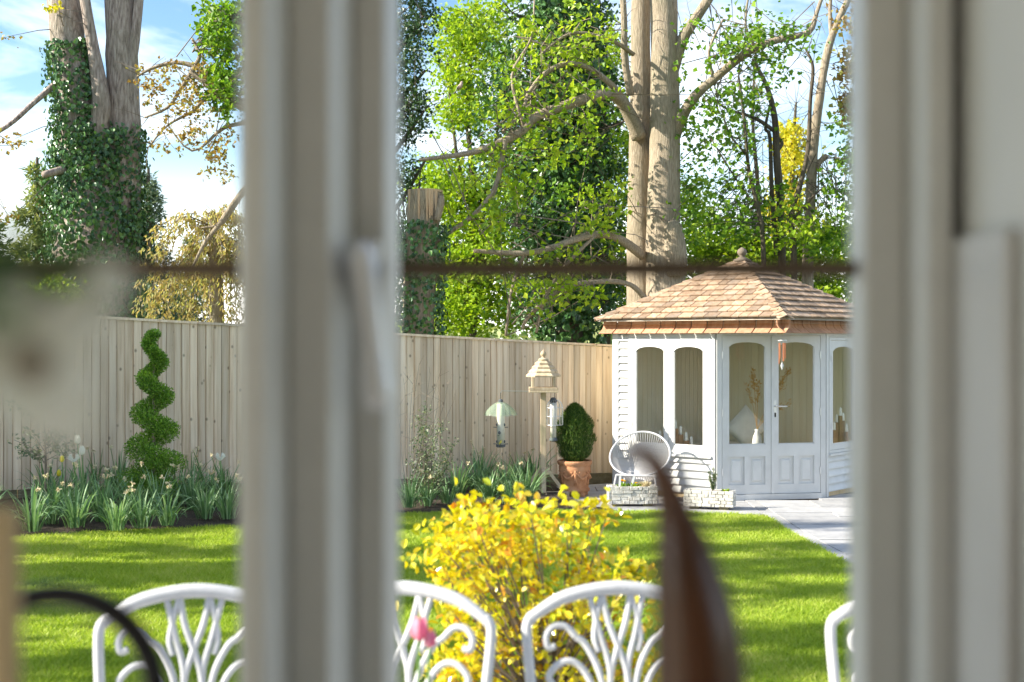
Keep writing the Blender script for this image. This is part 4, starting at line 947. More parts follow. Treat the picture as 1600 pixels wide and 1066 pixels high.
# ------------------------------------------------------------------ trees beyond the fence
class Tree:
    def __init__(s, name, label, px, d, bark, group=None, z0=-.2):
        s.d = d; x = (px - CX) / F * d; s.root = thing(name, label, 'tree', (x, d, z0), group); s.tr = MB(); s.tw = MB(); s.bark = bark; s.nodes = []; s.n = 0
    def limb(s, pts, k=4, n=10, jit=.10, dz=0.0, main=False):
        """pts: (px, py, radius in px) or with a fourth value, the step in depth"""
        P = [at(p[0], p[1], s.d + (p[3] if len(p) > 3 else dz * i / len(pts))) for i, p in enumerate(pts)]; R_ = [p[2] / F * s.d for p in pts]
        if main: P[0].z = -.2
        k2 = max(k, 12 if main else k); pa = smooth_path(P, k2); s.n += 1
        s.tr.tube(pa, lerp_list(R_, k2), n, jit, s.n * 3.1); s.nodes += pa[len(pa) // 4:]; return pa
    def twigs(s, n, L=(.3, .9), r=.012, fr=0.3, droop=.0):
        src = list(s.nodes); 
        for i in range(n):
            q = src[int(len(src) * (fr + (1 - fr) * rnd.random())) % len(src)]; d = (rv() + Vector((0, 0, .3 - droop))).normalized(); l_ = rnd.uniform(*L)
            m_ = q + d * l_ * .5 + rv() * l_ * .12; e = m_ + (d + rv() * .4 + Vector((0, 0, -droop))).normalized() * l_ * .5
            s.tw.tube([q, m_, e], [r, r * .6, r * .25], 4); s.nodes += [m_, e]
    def cloud(s, lv, ells, size, clump=.28, per=26, aspect=.8, link=True, droop=0.0, sky_side=None):
        """ells: (px, py, rx px, ry px, depth m, clumps, step in depth)"""
        for (px, py, rx, ry, dm, n, dz) in ells:
            for i in range(n):
                u = rv() * rnd.random() ** .45; c = at(px + u.x * rx, py + u.y * ry, s.d + dz + u.z * dm)
                if c.z < 0: continue
                if link and s.nodes and rnd.random() < .55:
                    q = min(rnd.sample(s.nodes, min(14, len(s.nodes))), key=lambda a: (a - c).length)
                    if (q - c).length < 2.2: s.tw.tube([q, q.lerp(c, .5) + rv() * .08, c], [.010, .007, .003], 3)
                cr = clump * rnd.uniform(.5, 1.4); k = int(per * rnd.uniform(.5, 1.4))
                for j in range(k):
                    p = c + Vector((rnd.gauss(0, .5), rnd.gauss(0, .5), rnd.gauss(0, .33))) * cr
                    d = (rv() + Vector((0, 0, -.25 - droop))).normalized(); nr = (Z + rv() * .8).normalized(); L_ = size * rnd.uniform(.6, 1.3); lv.leaf(p, d, nr, L_, L_ * aspect)
    def ivy(s, lv, path, radii, dens, size=.07, spread=.06):
        for i in range(len(path) - 1):
            a, b = path[i], path[i + 1]; L_ = (b - a).length; ax = (b - a).normalized(); r0 = radii[min(i, len(radii) - 1)]
            for j in range(int(dens * L_)):
                o = rv(); o = (o - ax * o.dot(ax)); 
                if o.length < .05: continue
                o = o.normalized(); bump = 1 + .25 * noise.noise(a * 1.3 + o * 1.5); p = a.lerp(b, rnd.random()) + o * (r0 * bump + abs(rnd.gauss(0, spread)))
                l_ = size * rnd.uniform(.6, 1.3); lv.leaf6(p, (Vector((0, 0, -1)) + rv() * .7).normalized(), (o + rv() * .5).normalized(), l_, l_ * .95)
    def done(s, crowns, ivy=None):
        tr = s.tr.build('trunk', s.bark, s.root, True)
        if s.tw.v: s.tw.build('branches', s.bark if s.bark is M['bark_dark'] else M['twig'], s.root)
        for lv, m in crowns:
            if lv.v: lv.build('crown', M[m], s.root)
        if ivy and ivy.v: ivy.build('ivy', M['ivy'], s.root)
# --- twin trunked pine wrapped in ivy (left pane)
T = Tree('ivy_clad_pine', 'tall twin trunked pine wrapped in ivy rising above the left fence', 150, 19, M['bark_pine'])
base = T.limb([(150, 560, 66), (149, 420, 62), (148, 330, 56), (148, 250, 46), (148, 200, 34)], n=18, jit=.14, main=True)
lt = T.limb([(140, 340, 40, -.1), (122, 190, 31, -.15), (110, 90, 27, -.15), (99, 0, 25, -.1), (90, -90, 24, 0)], n=16, jit=.14)
T.limb([(150, 240, 17, -.25), (158, 160, 14, -.3), (146, 80, 9, -.3), (133, 0, 8, -.3), (126, -70, 7, -.3)], n=10)
rt = T.limb([(182, 420, 36, .05), (190, 250, 29, .0), (192, 150, 25, 0), (189, 60, 24, 0), (186, -90, 23, 0)], n=16, jit=.14)
T.limb([(200, 130, 9, -.1), (211, 60, 8, -.1), (219, -20, 7, -.1), (224, -80, 7, -.1)], n=8)
lb = T.limb([(88, 130, 5, -.3), (50, 163, 4, -.6), (10, 198, 3.5, -.9), (-60, 236, 3, -1.2)], n=6)
T.limb([(100, 265, 7, -.5), (68, 273, 5, -.8)], n=8)
iv = MB(); T.ivy(iv, base, lerp_list([r / F * 19 for r in (66, 62, 58, 48, 36)], 12), 2300, .068, .10)
k_ = len(lt); T.ivy(iv, lt[:int(k_ * .60)], [.36, .34, .32, .30, .29, .28, .27, .27, .26, .26, .26], 1300, .066, .07); T.ivy(iv, rt[:int(k_ * .42)], [.34, .30, .28, .27], 900, .066, .06)
for q in range(60): pass
cr = MB(); T.cloud(cr, [(15, 60, 22, 8, .3, 3, -1), (20, 225, 22, 12, .3, 7, -1.1), (10, 340, 12, 12, .3, 4, -1)], .07, .12, 8)
cy = MB(); T.cloud(cy, [(80, 14, 16, 8, .2, 5, -.6)], .07, .08, 7)
T.done([(cr, 'leaf_copper'), (cy, 'leaf_yellow')], iv)
# --- copper leaved tree behind the mullion
T = Tree('copper_leaved_tree', 'tree with arching bare boughs and sparse copper leaves beside the mullion', 470, 17, M['bark_grey'])
T.limb([(470, 560, 30), (466, 400, 26), (462, 200, 22), (466, 60, 18), (470, -120, 14)], main=True, n=12)
T.limb([(464, 230, 10), (400, 172, 8), (350, 150, 6.5), (316, 124, 5.5), (300, 113, 4.5), (312, 88, 3), (300, 60, 2)]); T.limb([(345, 148, 5), (318, 112, 4.5), (280, 98, 3.5), (240, 106, 2.5), (214, 120, 1.5)])
T.limb([(300, 112, 4), (282, 140, 3), (262, 168, 2.4), (226, 184, 1.5)]); T.limb([(380, 170, 5), (330, 150, 3.5), (300, 175, 2.5), (262, 196, 1.8), (232, 230, 1.2)]); T.limb([(400, 190, 4), (350, 200, 3), (300, 236, 1.5), (255, 185, 1)])
T.limb([(460, 330, 8), (400, 290, 6), (370, 312, 5), (345, 348, 4), (320, 380, 3), (300, 420, 2)]); T.limb([(372, 312, 4), (352, 345, 2), (340, 352, 1.5), (315, 356, 1)])
T.limb([(466, 60, 10), (400, 30, 6), (350, 20, 4), (318, 50, 2)])
T.twigs(90, (.18, .5), .007, .2, .15)
c1 = MB(); T.cloud(c1, [(295, 140, 78, 58, .7, 75, 0), (300, 215, 70, 45, .6, 44, 0), (345, 250, 25, 40, .5, 20, 0), (240, 130, 30, 30, .5, 16, 0)], .062, .11, 9, .75, False)
c2 = MB(); T.cloud(c2, [(350, 45, 32, 50, .6, 75, 0), (352, 130, 24, 60, .6, 60, 0), (420, 60, 50, 110, .8, 70, 0)], .08, .2, 18)
T.done([(c1, 'leaf_copper'), (c2, 'leaf_mid')])
# --- drooping larch like tree lower left
T = Tree('weeping_larch', 'weeping larch with drooping tan sprays above the fence', 330, 18, M['bark_grey'])
T.limb([(340, 560, 14), (338, 440, 11), (335, 360, 7), (332, 330, 4)], main=True, n=8)
lv = MB()
for k in range(46):
    z = rnd.uniform(335, 450); q = at(335 + rnd.uniform(-6, 6), z, 18); dx = rnd.uniform(-1, 1); e1 = q + Vector((dx * .35, rnd.uniform(-.4, .2), .12)); e2 = e1 + Vector((dx * .45, rnd.uniform(-.3, .2), -.35)); e3 = e2 + Vector((dx * .18, 0, -.55 - .5 * rnd.random()))
    pth = smooth_path([q, e1, e2, e3], 5); T.tw.tube(pth, lerp_list([.012, .009, .005, .002], 5), 4)
    for p in pth[4:]:
        for j in range(16): lv.leaf(p + rv() * .07, (rv() * .6 + Vector((dx * .2, 0, -.8))).normalized(), rv(), rnd.uniform(.05, .10), .025)
T.done([(lv, 'needle_tan')])
def conifer(name, label, px, d, top, halfw, mat, n=5200, pybase=520, group='conifers beyond the left fence', L=.22):
    T = Tree(name, label, px, d, M['bark_dark'], group); T.limb([(px, 560, 8), (px, top + 20, 3), (px, top, 1)], main=True, n=6); lv = MB(); H = pybase - top
    tp = at(px, top, d); bt = at(px, pybase, d); hw = halfw / F * d; nb = 90
    for b in range(nb):
        t = (b + rnd.random()) / nb; r = hw * (t ** .8) * rnd.uniform(.6, 1.1) + .05; a = rnd.random() * 6.283; o = Vector((math.cos(a), math.sin(a), 0)); q = tp.lerp(bt, t); e = q + o * r + Z * (-.15 * r + .05)
        T.tw.tube([q, q.lerp(e, .6) + Z * .04, e], [.012, .008, .003], 3)
        for j in range(int(n / nb * (.3 + t * 1.2))):
            s_ = rnd.random() ** .7; p = q.lerp(e, s_) + rv() * .10 * (1 + r * .3); lv.leaf(p, (o * .7 + rv() * .7 + Z * -.05).normalized(), (Z + rv() * .6).normalized(), L * rnd.uniform(.5, 1.1), .055)
    T.done([(lv, mat)])
conifer('conifer', 'pale sunlit conifer left of the ivy clad pine', 58, 27, 262, 60, 'needle_pale', 7000)
conifer('conifer', 'bluish grey conifer right of the ivy clad pine', 232, 31, 276, 62, 'needle_blue', 7500)
conifer('conifer', 'dark low conifer peeping above the fence behind the weeping larch', 300, 34, 372, 60, 'needle_blue', 4000)
conifer('conifer', 'pale conifer cut off by the left edge of the view', -22, 25, 330, 70, 'needle_pale', 5000)
conifer('conifer', 'low olive conifer between the pine and the larch above the fence', 180, 33, 388, 70, 'needle_pale', 4200)
def bush(name, label, px, py, rx, ry, d, mat, n, size=.07, cat=None):
    T = Tree(name, label, px, d, M['bark_dark']); T.limb([(px, 560, 4), (px, py, 2)], main=True, n=5); T.twigs(20, (.2, .5), .008); lv = MB(); T.cloud(lv, [(px, py, rx, ry, rx / F * d, n, 0)], size, .22, 22); T.done([(lv, mat)]); T.root['category'] = 'shrub'
bush('yellow_shrub', 'small bright yellow green shrub showing above the left fence', 88, 468, 24, 34, 17, 'leaf_green', 60)
bush('olive_shrub', 'olive leaved shrub above the fence at the left edge', 20, 470, 40, 40, 18, 'needle_pale', 70)
# --- centre: evergreen behind the mullion, stump, ivy tower, limes
T = Tree('evergreen_tree', 'dark small leaved evergreen rising just right of the mullion', 600, 23, M['bark_dark'])
T.limb([(600, 560, 16), (605, 300, 13), (610, 0, 9), (612, -100, 6)], main=True, n=8)
for (a, b) in ((60, 20), (140, 110), (210, 170), (300, 250)): T.limb([(606, a + 40, 5), (630, a + 10, 3.5), (665, b, 2)], n=5)
T.twigs(40, (.3, .8)); lv = MB(); T.cloud(lv, [(640, 40, 42, 90, .9, 120, 0), (642, 170, 36, 60, .8, 80, 0), (632, 270, 22, 40, .6, 26, 0), (630, 400, 30, 100, .8, 60, 0)], .07, .24, 24); T.done([(lv, 'leaf_dark')])
T = Tree('tree_stump', 'tall sawn off trunk with pale cut top behind the fence', 656, 17.5, M['bark_grey'])
sp = T.limb([(652, 560, 26), (655, 470, 25), (658, 390, 23), (661, 345, 25), (664, 310, 27), (665, 300, 28)], n=16, jit=.16, main=True)
c = at(665, 299, 17.5); T.limb([(682, 345, 6, -.15), (688, 318, 7, -.15), (690, 306, 4, -.15)], n=7)
MB().lathe(c + Z * -.02, [(.235, 0), (.24, .03), (.2, .036), (.01, .03)], 14).build('cut_top', M['stump_wood'], T.root)
spl = MB()
for k in range(9):
    a = rnd.uniform(3.4, 6.0); o = Vector((math.cos(a), math.sin(a), 0)); p = c + o * .225; spl.tube([p + Z * .01, p - Z * rnd.uniform(.2, .45) + o * .01], [.028, .012], 5)
spl.build('split_wood', M['stump_wood'], T.root)
iv = MB(); T.ivy(iv, sp[:int(len(sp) * .62)], [.26] * 60, 1000, .06, .07); T.done([], iv)
T = Tree('ivy_clad_tree', 'tall dark tree smothered in ivy left of the twin trunked beech', 887, 21, M['bark_dark'])
tp = T.limb([(893, 560, 24), (888, 400, 20), (886, 300, 18), (892, 150, 16), (884, 0, 15), (878, -110, 13)], main=True, n=10)
for (y0, x1, y1) in ((60, 800, 20), (110, 960, 60), (190, 790, 150), (220, 975, 190), (270, 800, 268), (310, 965, 300), (370, 800, 350), (400, 960, 400), (440, 820, 440), (460, 950, 470), (20, 950, -20), (0, 810, -50)):
    T.limb([(888, y0 + 12, 5), ((888 + x1) / 2, (y0 + y1) / 2, 3.5, rnd.uniform(-.5, .5)), (x1, y1, 1.5, rnd.uniform(-.8, .8))], n=5)
T.twigs(120, (.3, .8), .009); iv = MB(); T.ivy(iv, tp, [.30] * 90, 700, .10, .22)
T.cloud(iv, [(880, 40, 80, 70, .9, 120, 0), (885, 150, 90, 70, .9, 130, 0), (880, 250, 95, 60, .9, 130, 0), (880, 350, 95, 65, .9, 130, 0), (885, 450, 100, 70, 1.0, 170, 0), (790, 180, 50, 120, .8, 80, .3)], .085, .3, 26, .9); lm = MB()
T.cloud(lm, [(850, 200, 110, 190, 1.0, 90, -.8)], .09, .25, 12, .9); T.done([(lm, 'leaf_mid')], iv)
def lime(name, label, px, d, trunk_r, ells, mat='leaf_green', size=.10, tw=60, limbs=(), per=26):
    T = Tree(name, label, px, d, M['bark_dark'], 'spring green trees beyond the fence'); T.limb([(px, 560, trunk_r), (px + 6, 350, trunk_r * .8), (px - 4, 180, trunk_r * .5), (px + 5, 40, trunk_r * .25)], main=True, n=7)
    for l_ in limbs: T.limb(l_, n=5)
    T.twigs(tw, (.4, 1.2), .011); lv = MB(); T.cloud(lv, ells, size, .36, per, .85); T.done([(lv, mat)])
lime('lime_tree', 'bright lime green tree between the stump and the ivy clad tree', 735, 27, 7, [(715, 70, 40, 60, 1.2, 60, 0), (720, 150, 45, 60, 1.2, 80, 0), (770, 60, 60, 90, 1.4, 90, 0), (700, 300, 60, 60, 1.4, 120, 0), (740, 400, 75, 70, 1.5, 190, 0), (720, 480, 80, 60, 1.4, 190, 0), (800, 300, 70, 90, 1.4, 130, 0)],
     limbs=(((738, 330, 4), (715, 250, 3), (700, 120, 1.5)), ((738, 360, 4), (770, 250, 3), (790, 80, 1.5)), ((735, 470, 4), (690, 400, 3), (660, 330, 1.5)), ((738, 430, 4), (790, 360, 3), (820, 270, 1.5))))
lime('lime_tree', 'leafy green tree filling the gap beside the beech above the fence', 945, 28, 6, [(930, 120, 60, 110, 1.4, 130, 0), (950, 260, 55, 80, 1.3, 120, 0), (930, 400, 80, 80, 1.4, 190, 0), (1000, 460, 60, 60, 1.3, 110, 0), (840, 480, 70, 50, 1.3, 120, 0)])
lime('lime_tree', 'low yellow green tree seen behind the summerhouse roof', 1180, 28, 5, [(1110, 390, 60, 50, 1.4, 110, 0), (1200, 400, 80, 45, 1.4, 150, 0), (1300, 390, 60, 55, 1.4, 120, 0), (1080, 320, 30, 50, 1.2, 36, 0), (1140, 450, 100, 45, 1.5, 150, 0), (1280, 460, 80, 40, 1.5, 110, 0)], size=.10)
# --- twin trunked beech
T = Tree('beech_tree', 'tall twin trunked beech with smooth grey bark behind the summerhouse', 1025, 19.3, M['bark_grey'])
T.limb([(1004, 560, 26), (1000, 420, 21), (998, 330, 18), (1000, 200, 16.5), (1001, 60, 15), (1002, -100, 14)], main=True, n=16, jit=.07)
T.limb([(1046, 560, 40, -.3), (1040, 430, 30, -.3), (1036, 370, 26, -.3), (1039, 200, 23.5, -.3), (1038, 60, 21, -.3), (1036, -100, 20, -.3)], main=True, n=18, jit=.07)
T.limb([(1056, 430, 17, -.5), (1055, 385, 17, -.55), (1052, 356, 13, -.6), (1050, 346, 8, -.6)], n=12, jit=.25)
T.limb([(1050, 110, 11, -.3), (1068, 60, 9, -.4), (1088, 28, 8, -.5), (1112, -10, 7, -.6), (1140, -60, 6, -.6)], n=8)
T.limb([(1052, 215, 11, -.3), (1068, 178, 9, -.5), (1088, 148, 8, -.7), (1115, 124, 7, -.8), (1150, 95, 6.5, -.9), (1182, 74, 6, -1), (1225, 60, 5, -1), (1264, 50, 4.5, -1), (1276, 20, 3, -1), (1288, -15, 2.5, -1)], n=8)
T.limb([(1000, 215, 12, -.2), (980, 172, 10, -.4), (962, 150, 9, -.6), (940, 148, 8, -.8), (880, 166, 7.5, -1), (836, 184, 7, -1.2), (815, 205, 6.5, -1.3), (775, 226, 5.5, -1.4), (730, 240, 4, -1.5), (655, 250, 2.5, -1.6)], n=8)
T.limb([(790, 218, 4.5, -1.4), (786, 240, 4.5, -1.4), (775, 290, 4, -1.4), (748, 328, 3.5, -1.5), (705, 362, 3, -1.6), (675, 384, 2, -1.7)], n=6)
T.limb([(998, 200, 7, -.2), (975, 155, 5.5, -.5), (950, 128, 5, -.8), (915, 104, 4.5, -1.0), (880, 101, 4, -1.2), (850, 116, 3.5, -1.3), (826, 146, 3, -1.3), (815, 176, 2.5, -1.4), (785, 206, 2, -1.4)], n=6)
T.limb([(985, 150, 6, -.2), (976, 90, 5.5, -.3), (975, 30, 5, -.4), (970, -50, 4.5, -.4)], n=6); T.limb([(990, 85, 4, -.3), (965, 68, 3.5, -.5), (930, 55, 3, -.7), (895, 52, 2.5, -.8), (868, 66, 2, -.9), (840, 90, 1.5, -1)], n=5)
T.limb([(1005, 400, 8, -.3), (970, 375, 6.5, -.6), (940, 366, 6, -.8), (900, 374, 5.5, -1), (860, 388, 5, -1.1), (815, 396, 4.5, -1.2), (740, 392, 3, -1.3)], n=7); T.limb([(1010, 470, 6, -.4), (985, 445, 4, -.6), (940, 440, 4, -.8), (880, 450, 3.5, -1), (830, 490, 3, -1.2), (815, 515, 2, -1.2)], n=6)
T.limb([(930, 368, 3, -.9), (880, 420, 3, -1), (850, 470, 2.5, -1.1), (838, 520, 2, -1.1)], n=5); T.limb([(820, 395, 3, -1.2), (800, 450, 2.5, -1.2), (790, 525, 2, -1.2)], n=5); T.limb([(1115, 124, 3, -.8), (1108, 80, 2.2, -.9), (1130, 30, 1.5, -1)], n=5)
T.limb([(1180, 75, 3, -1), (1165, 40, 2, -1), (1170, -10, 1.5, -1)], n=5); T.limb([(820, 200, 3, -1.3), (800, 120, 2.2, -1.3), (830, 60, 1.6, -1.2), (835, 0, 1.2, -1.2)], n=5)
T.twigs(150, (.2, .6), .007, .25)
lv = MB(); T.cloud(lv, [(1150, 60, 95, 60, 1.0, 52, -.8), (1110, 160, 70, 55, .9, 34, -.6), (1085, 260, 30, 60, .6, 22, -.3), (1230, 60, 60, 40, .8, 22, -1), (1075, 330, 24, 60, .6, 20, -.3), (1190, 110, 60, 40, .8, 14, -1)], .085, .2, 11, .9)
l2 = MB(); T.cloud(l2, [(850, 180, 110, 90, .8, 90, -1.2), (760, 300, 80, 90, .7, 60, -1.5), (880, 60, 90, 60, .8, 60, -1), (860, 440, 100, 60, .8, 70, -1.1), (940, 330, 50, 70, .6, 36, -.8)], .09, .2, 9, .9)
T.done([(lv, 'leaf_mid'), (l2, 'leaf_green')])
# bird on a twig of that tree
pb = at(719, 141, 18.0); bird('bird', 'pinkish grey long tailed bird perched high among the lime leaves', pb, (.55, -.4, 0), .115, M['bird_body'], M['bird_wing'])
# --- thin stems at the right
def stems(name, label, px, d, bark, limbs, ells, mat, tw=40, size=.09, per=11, group=None):
    T = Tree(name, label, px, d, bark, group)
    for i, l_ in enumerate(limbs): T.limb(l_, n=8 if i == 0 else 6, main=(i == 0), jit=.12)
    T.twigs(tw, (.25, .8), .007, .2); lv = MB(); T.cloud(lv, ells, size, .22, per, .9); T.done([(lv, mat)])
stems('slender_tree', 'slender leaning tree stem near the right window jamb', 1262, 21, M['bark_grey'], [[(1258, 560, 11), (1262, 420, 9), (1267, 300, 8.5), (1271, 230, 8), (1281, 150, 7), (1291, 90, 6.5), (1306, 40, 6), (1330, -10, 5), (1360, -80, 4)], [(1270, 268, 5), (1282, 252, 4.5), (1292, 243, 4)], [(1300, 62, 4), (1297, 20, 3), (1300, -30, 2)]],
      [(1310, 300, 40, 60, .8, 40, 0), (1325, 220, 25, 60, .6, 22, 0), (1290, 380, 50, 40, .8, 40, 0)], 'leaf_mid')
stems('slender_tree', 'crooked thin dark tree stem above the summerhouse finial', 1218, 22, M['bark_dark'], [[(1226, 560, 7), (1222, 410, 6), (1220, 330, 6), (1214, 250, 6), (1211, 190, 5), (1200, 140, 4), (1176, 92, 2.5)], [(1214, 400, 4), (1206, 300, 3.5), (1203, 215, 3), (1196, 200, 2.5), (1204, 160, 2)], [(1210, 205, 3.5), (1180, 185, 3), (1140, 172, 2), (1120, 160, 1)], [(1211, 240, 3), (1222, 225, 3), (1216, 215, 2)]],
      [(1150, 180, 60, 60, .8, 30, 0), (1200, 330, 60, 60, .8, 40, 0)], 'leaf_mid')
stems('slender_tree', 'thin bare sapling stem between the beech and the finial', 1190, 20.5, M['bark_dark'], [[(1200, 560, 5), (1193, 400, 4), (1185, 330, 3.5), (1170, 265, 3), (1162, 180, 2.5), (1154, 118, 1.5)], [(1165, 240, 2), (1140, 210, 1.5), (1128, 170, 1)], [(1186, 330, 2), (1150, 280, 1.5), (1110, 215, 1)]],
      [(1140, 250, 50, 70, .7, 30, 0), (1130, 340, 60, 50, .7, 46, 0)], 'leaf_mid')
stems('slender_tree', 'thin curving stem crossing the slender leaning tree', 1240, 20.6, M['bark_dark'], [[(1242, 560, 6), (1241, 420, 5), (1236, 340, 4.5), (1250, 290, 4), (1262, 235, 3.5), (1266, 160, 3), (1270, 105, 2.5), (1258, 75, 1.5)], [(1240, 345, 3), (1265, 312, 2), (1290, 290, 1.2)]], [(1250, 350, 50, 50, .7, 40, 0)], 'leaf_green')
stems('yellow_leaved_tree', 'yellow leaved tree glowing between the slender stems', 1240, 27, M['bark_dark'], [[(1240, 560, 5), (1238, 350, 4), (1240, 220, 3), (1244, 160, 1.5)], [(1238, 300, 2), (1260, 240, 1.5)]], [(1240, 245, 32, 62, .9, 70, 0), (1236, 330, 45, 45, .9, 44, 0)], 'leaf_yellow', 30, .10, 20)
stems('olive_leaved_tree', 'olive yellow leaves hanging beside the right window jamb', 1372, 19.5, M['bark_dark'], [[(1372, 560, 8), (1370, 300, 7), (1368, 80, 5), (1370, -60, 3)], [(1369, 140, 3), (1340, 110, 2), (1318, 108, 1)], [(1369, 200, 3), (1340, 165, 2), (1312, 170, 1)]], [(1328, 105, 18, 26, .5, 22, 0), (1325, 165, 20, 24, .5, 24, 0), (1340, 20, 40, 40, .6, 18, 0)], 'leaf_copper', 40, .08, 12)
# distant wood
fm = MB()
for i in range(9000):
    x = rnd.uniform(-34, 34); y = rnd.uniform(46, 60); z = rnd.random() * (2.2 + 1.5 * noise.noise(Vector((x * .14, 0, 5))) + .6 * noise.noise(Vector((x * .6, 0, 1)))); fm.leaf(Vector((x, y, z)), (rv() + Vector((0, 0, -.3))).normalized(), (Z + rv()).normalized(), rnd.uniform(.35, .7), .4)
tag(fm.build('distant_wood', M['needle_pale']), 'hazy far off belt of trees low on the horizon', 'trees', kind='stuff')
# --- row of narrow trees left of the view whose shade falls across the lawn
def shade_tree(x, y, h, r, n, label, seed):
    rr = random.Random(seed); t = thing('columnar_tree', label, 'tree', (x, y, 0), 'columnar trees left of the view'); o = Vector((x, y, 0)); tk = MB(); lv = MB()
    tk.tube([o - Z * .2, o + Z * h * .5, o + Z * h * .98], [.14, .10, .03], 9, .1)
    for j in range(n):
        z = rr.uniform(.12, 1) * h; q = o + Vector((rr.gauss(0, .5), rr.gauss(0, .5), 0)) * r * min(1, (h - z) / 1.6 + .25) + Z * z; lv.leaf(q, Vector((rr.uniform(-1, 1), rr.uniform(-1, 1), rr.uniform(-.3, 1))).normalized(), Vector((rr.uniform(-1, 1), rr.uniform(-1, 1), .3)).normalized(), .19, .15)
    tk.build('trunk', M['bark_grey'], t); lv.build('crown', M['leaf_mid'], t)
ORD = ('first', 'second', 'third', 'fourth', 'fifth', 'sixth', 'seventh', 'eighth', 'ninth', 'tenth', 'eleventh')
for k, (x, y, h, r) in enumerate(((-11.5, 4.2, 8.5, .30), (-11.0, 4.85, 9.5, .36), (-11.2, 6.3, 9.6, .42), (-11.8, 7.15, 8.8, .30), (-11.0, 7.75, 9.4, .30), (-11.6, 8.5, 9.8, .44), (-11.9, 10.0, 9.6, .40), (-11.3, 10.9, 7.4, .34))):
    shade_tree(x, y, h, r, 1500, ORD[k] + ' narrow tree from the house in the row left of the view', k)

# ------------------------------------------------------------------ golden shrub and cast metal chairs outside the window
def golden():
    d = 5.3; g = Vector(((850 - CX) / F * d, d, hgt(0, d) - .01)); t = thing('golden_shrub', 'bright golden yellow leaved shrub beyond the white metal chairs', 'shrub', tuple(g)); st = MB(); lv = MB()
    for i in range(120):
        a = rnd.random(); px = 850 + 165 * (2 * a - 1); lim = 800 + 55 * abs((px - 820) / 165) ** 2 + (60 if px > 975 else 0); py = lim + (1150 - lim) * rnd.random() ** 1.15
        e = at(px, py, d + rnd.uniform(-.35, .35)); st.tube(smooth_path([g + rv() * .06 + Z * .05, g.lerp(e, .5) + Z * .05 + rv() * .05, e], 3), lerp_list([.007, .005, .003], 3), 4)
        for j in range(30):
            q = e + Vector((rnd.gauss(0, .06), rnd.gauss(0, .06), rnd.gauss(0, .05))); lv.leaf6(q, (rv() + Z * .4).normalized(), (Z + rv() * .8).normalized(), rnd.uniform(.03, .055), .030)
    for (px, py) in ((740, 778), (712, 800), (760, 800), (725, 812), (930, 792), (900, 800), (820, 808), (950, 800), (680, 880), (700, 860), (1000, 885), (1012, 900), (985, 900)):
        e = at(px, py, d); st.tube([g + Z * .3, g.lerp(e, .6) + Z * .03, e], [.006, .005, .003], 4)
        for j in range(14): lv.leaf6(e + Vector((rnd.gauss(0, .028), rnd.gauss(0, .03), rnd.gauss(0, .025))), (rv() + Z * .4).normalized(), (Z + rv() * .8).normalized(), rnd.uniform(.035, .055), .032)
    st.build('stems', M['twig'], t); lv.build('leaves', M['golden'], t)
golden()
CH = 'white cast metal garden chairs outside the window'
def cast_chair():
    t = thing('garden_chair', 'x', 'chair', (0, 0, 0), CH); W = .25; H = .92
    bk = lambda u, v: Vector((u * W, .02 - .10 * (v - .42) / .5 * -1, v))      # back leans away
    def T_(nm, pts, r, n=8, k=5): MB().tube(smooth_path([bk(u, v) for u, v in pts], k), r, n).build(nm, M['cast'], t, True)
    T_('top_rail', [(-.98, H - .085), (-.88, H - .062), (-.55, H - .02), (0, H), (.55, H - .02), (.88, H - .062), (.98, H - .085)], lerp_list([.013, .016, .019, .020, .019, .016, .013], 5), 10)
    for s in (-1, 1):
        T_('back_post', [(s * .93, H - .066), (s * 1.0, H - .09), (s * 1.01, H - .14), (s * .97, H - .3), (s * .95, .42)], .0145)
        T_('scroll', [(s * .62, H - .16), (s * .56, H - .13), (s * .64, H - .105), (s * .78, H - .125), (s * .80, H - .19), (s * .70, H - .30), (s * .60, .44)] if False else [(s * .46, H - .13), (s * .58, H - .10), (s * .72, H - .10), (s * .80, H - .125), (s * .78, H - .155), (s * .70, H - .15)], .0095)
        T_('scroll', [(s * .12, H - .34), (s * .22, H - .22), (s * .36, H - .15), (s * .46, H - .13)], .0095)
        T_('scroll', [(s * .16, H - .40), (s * .30, H - .26), (s * .46, H - .20), (s * .64, H - .195), (s * .78, H - .23), (s * .72, H - .26)], .0095)
        T_('scroll', [(s * .22, H - .42), (s * .38, H - .32), (s * .56, H - .275), (s * .74, H - .30), (s * .85, H - .36)], .0095)
        T_('splat_bar', [(s * .16, H - .018), (s * .10, H - .09), (s * -.02, H - .17), (s * -.10, H - .25), (s * -.14, .44)], .0095)
        T_('splat_bar', [(s * .17, H - .02), (s * .22, H - .07), (s * .26, H - .13), (s * .22, H - .17)], .0085)
        T_('splat_bar', [(s * .30, H - .02), (s * .20, H - .12), (s * .10, H - .22), (s * .16, H - .34), (s * .12, .44)], .009)
    seat = MB(); seat.lathe((0, -.17, .42), [(.02, .012), (.2, .012), (.245, .008), (.25, -.006), (.24, -.016), (.02, -.016)], 28, 1.0, .95); seat.build('seat', M['cast'], t, True)
    for sx in (-1, 1):
        for (y0, y1) in ((-.34, -.40), (.0, .07)): MB().tube(smooth_path([(sx * .19, y0, .415), (sx * .225, (y0 + y1) / 2, .25), (sx * .21, y1, .0)], 4), lerp_list([.016, .014, .011], 4), 8).build('leg', M['cast'], t, True)
    return t
ch0 = cast_chair(); chairs = [(297, 3.42, 8, 'white cast metal garden chair left of the window mullion'), (612, 3.46, -14, 'white cast metal chair half hidden by the mullion, beside the pink tulip'), (975, 3.46, 6, 'white cast metal chair in front of the golden shrub'), (1458, 3.40, -6, 'white cast metal chair mostly hidden by the right window jamb')]
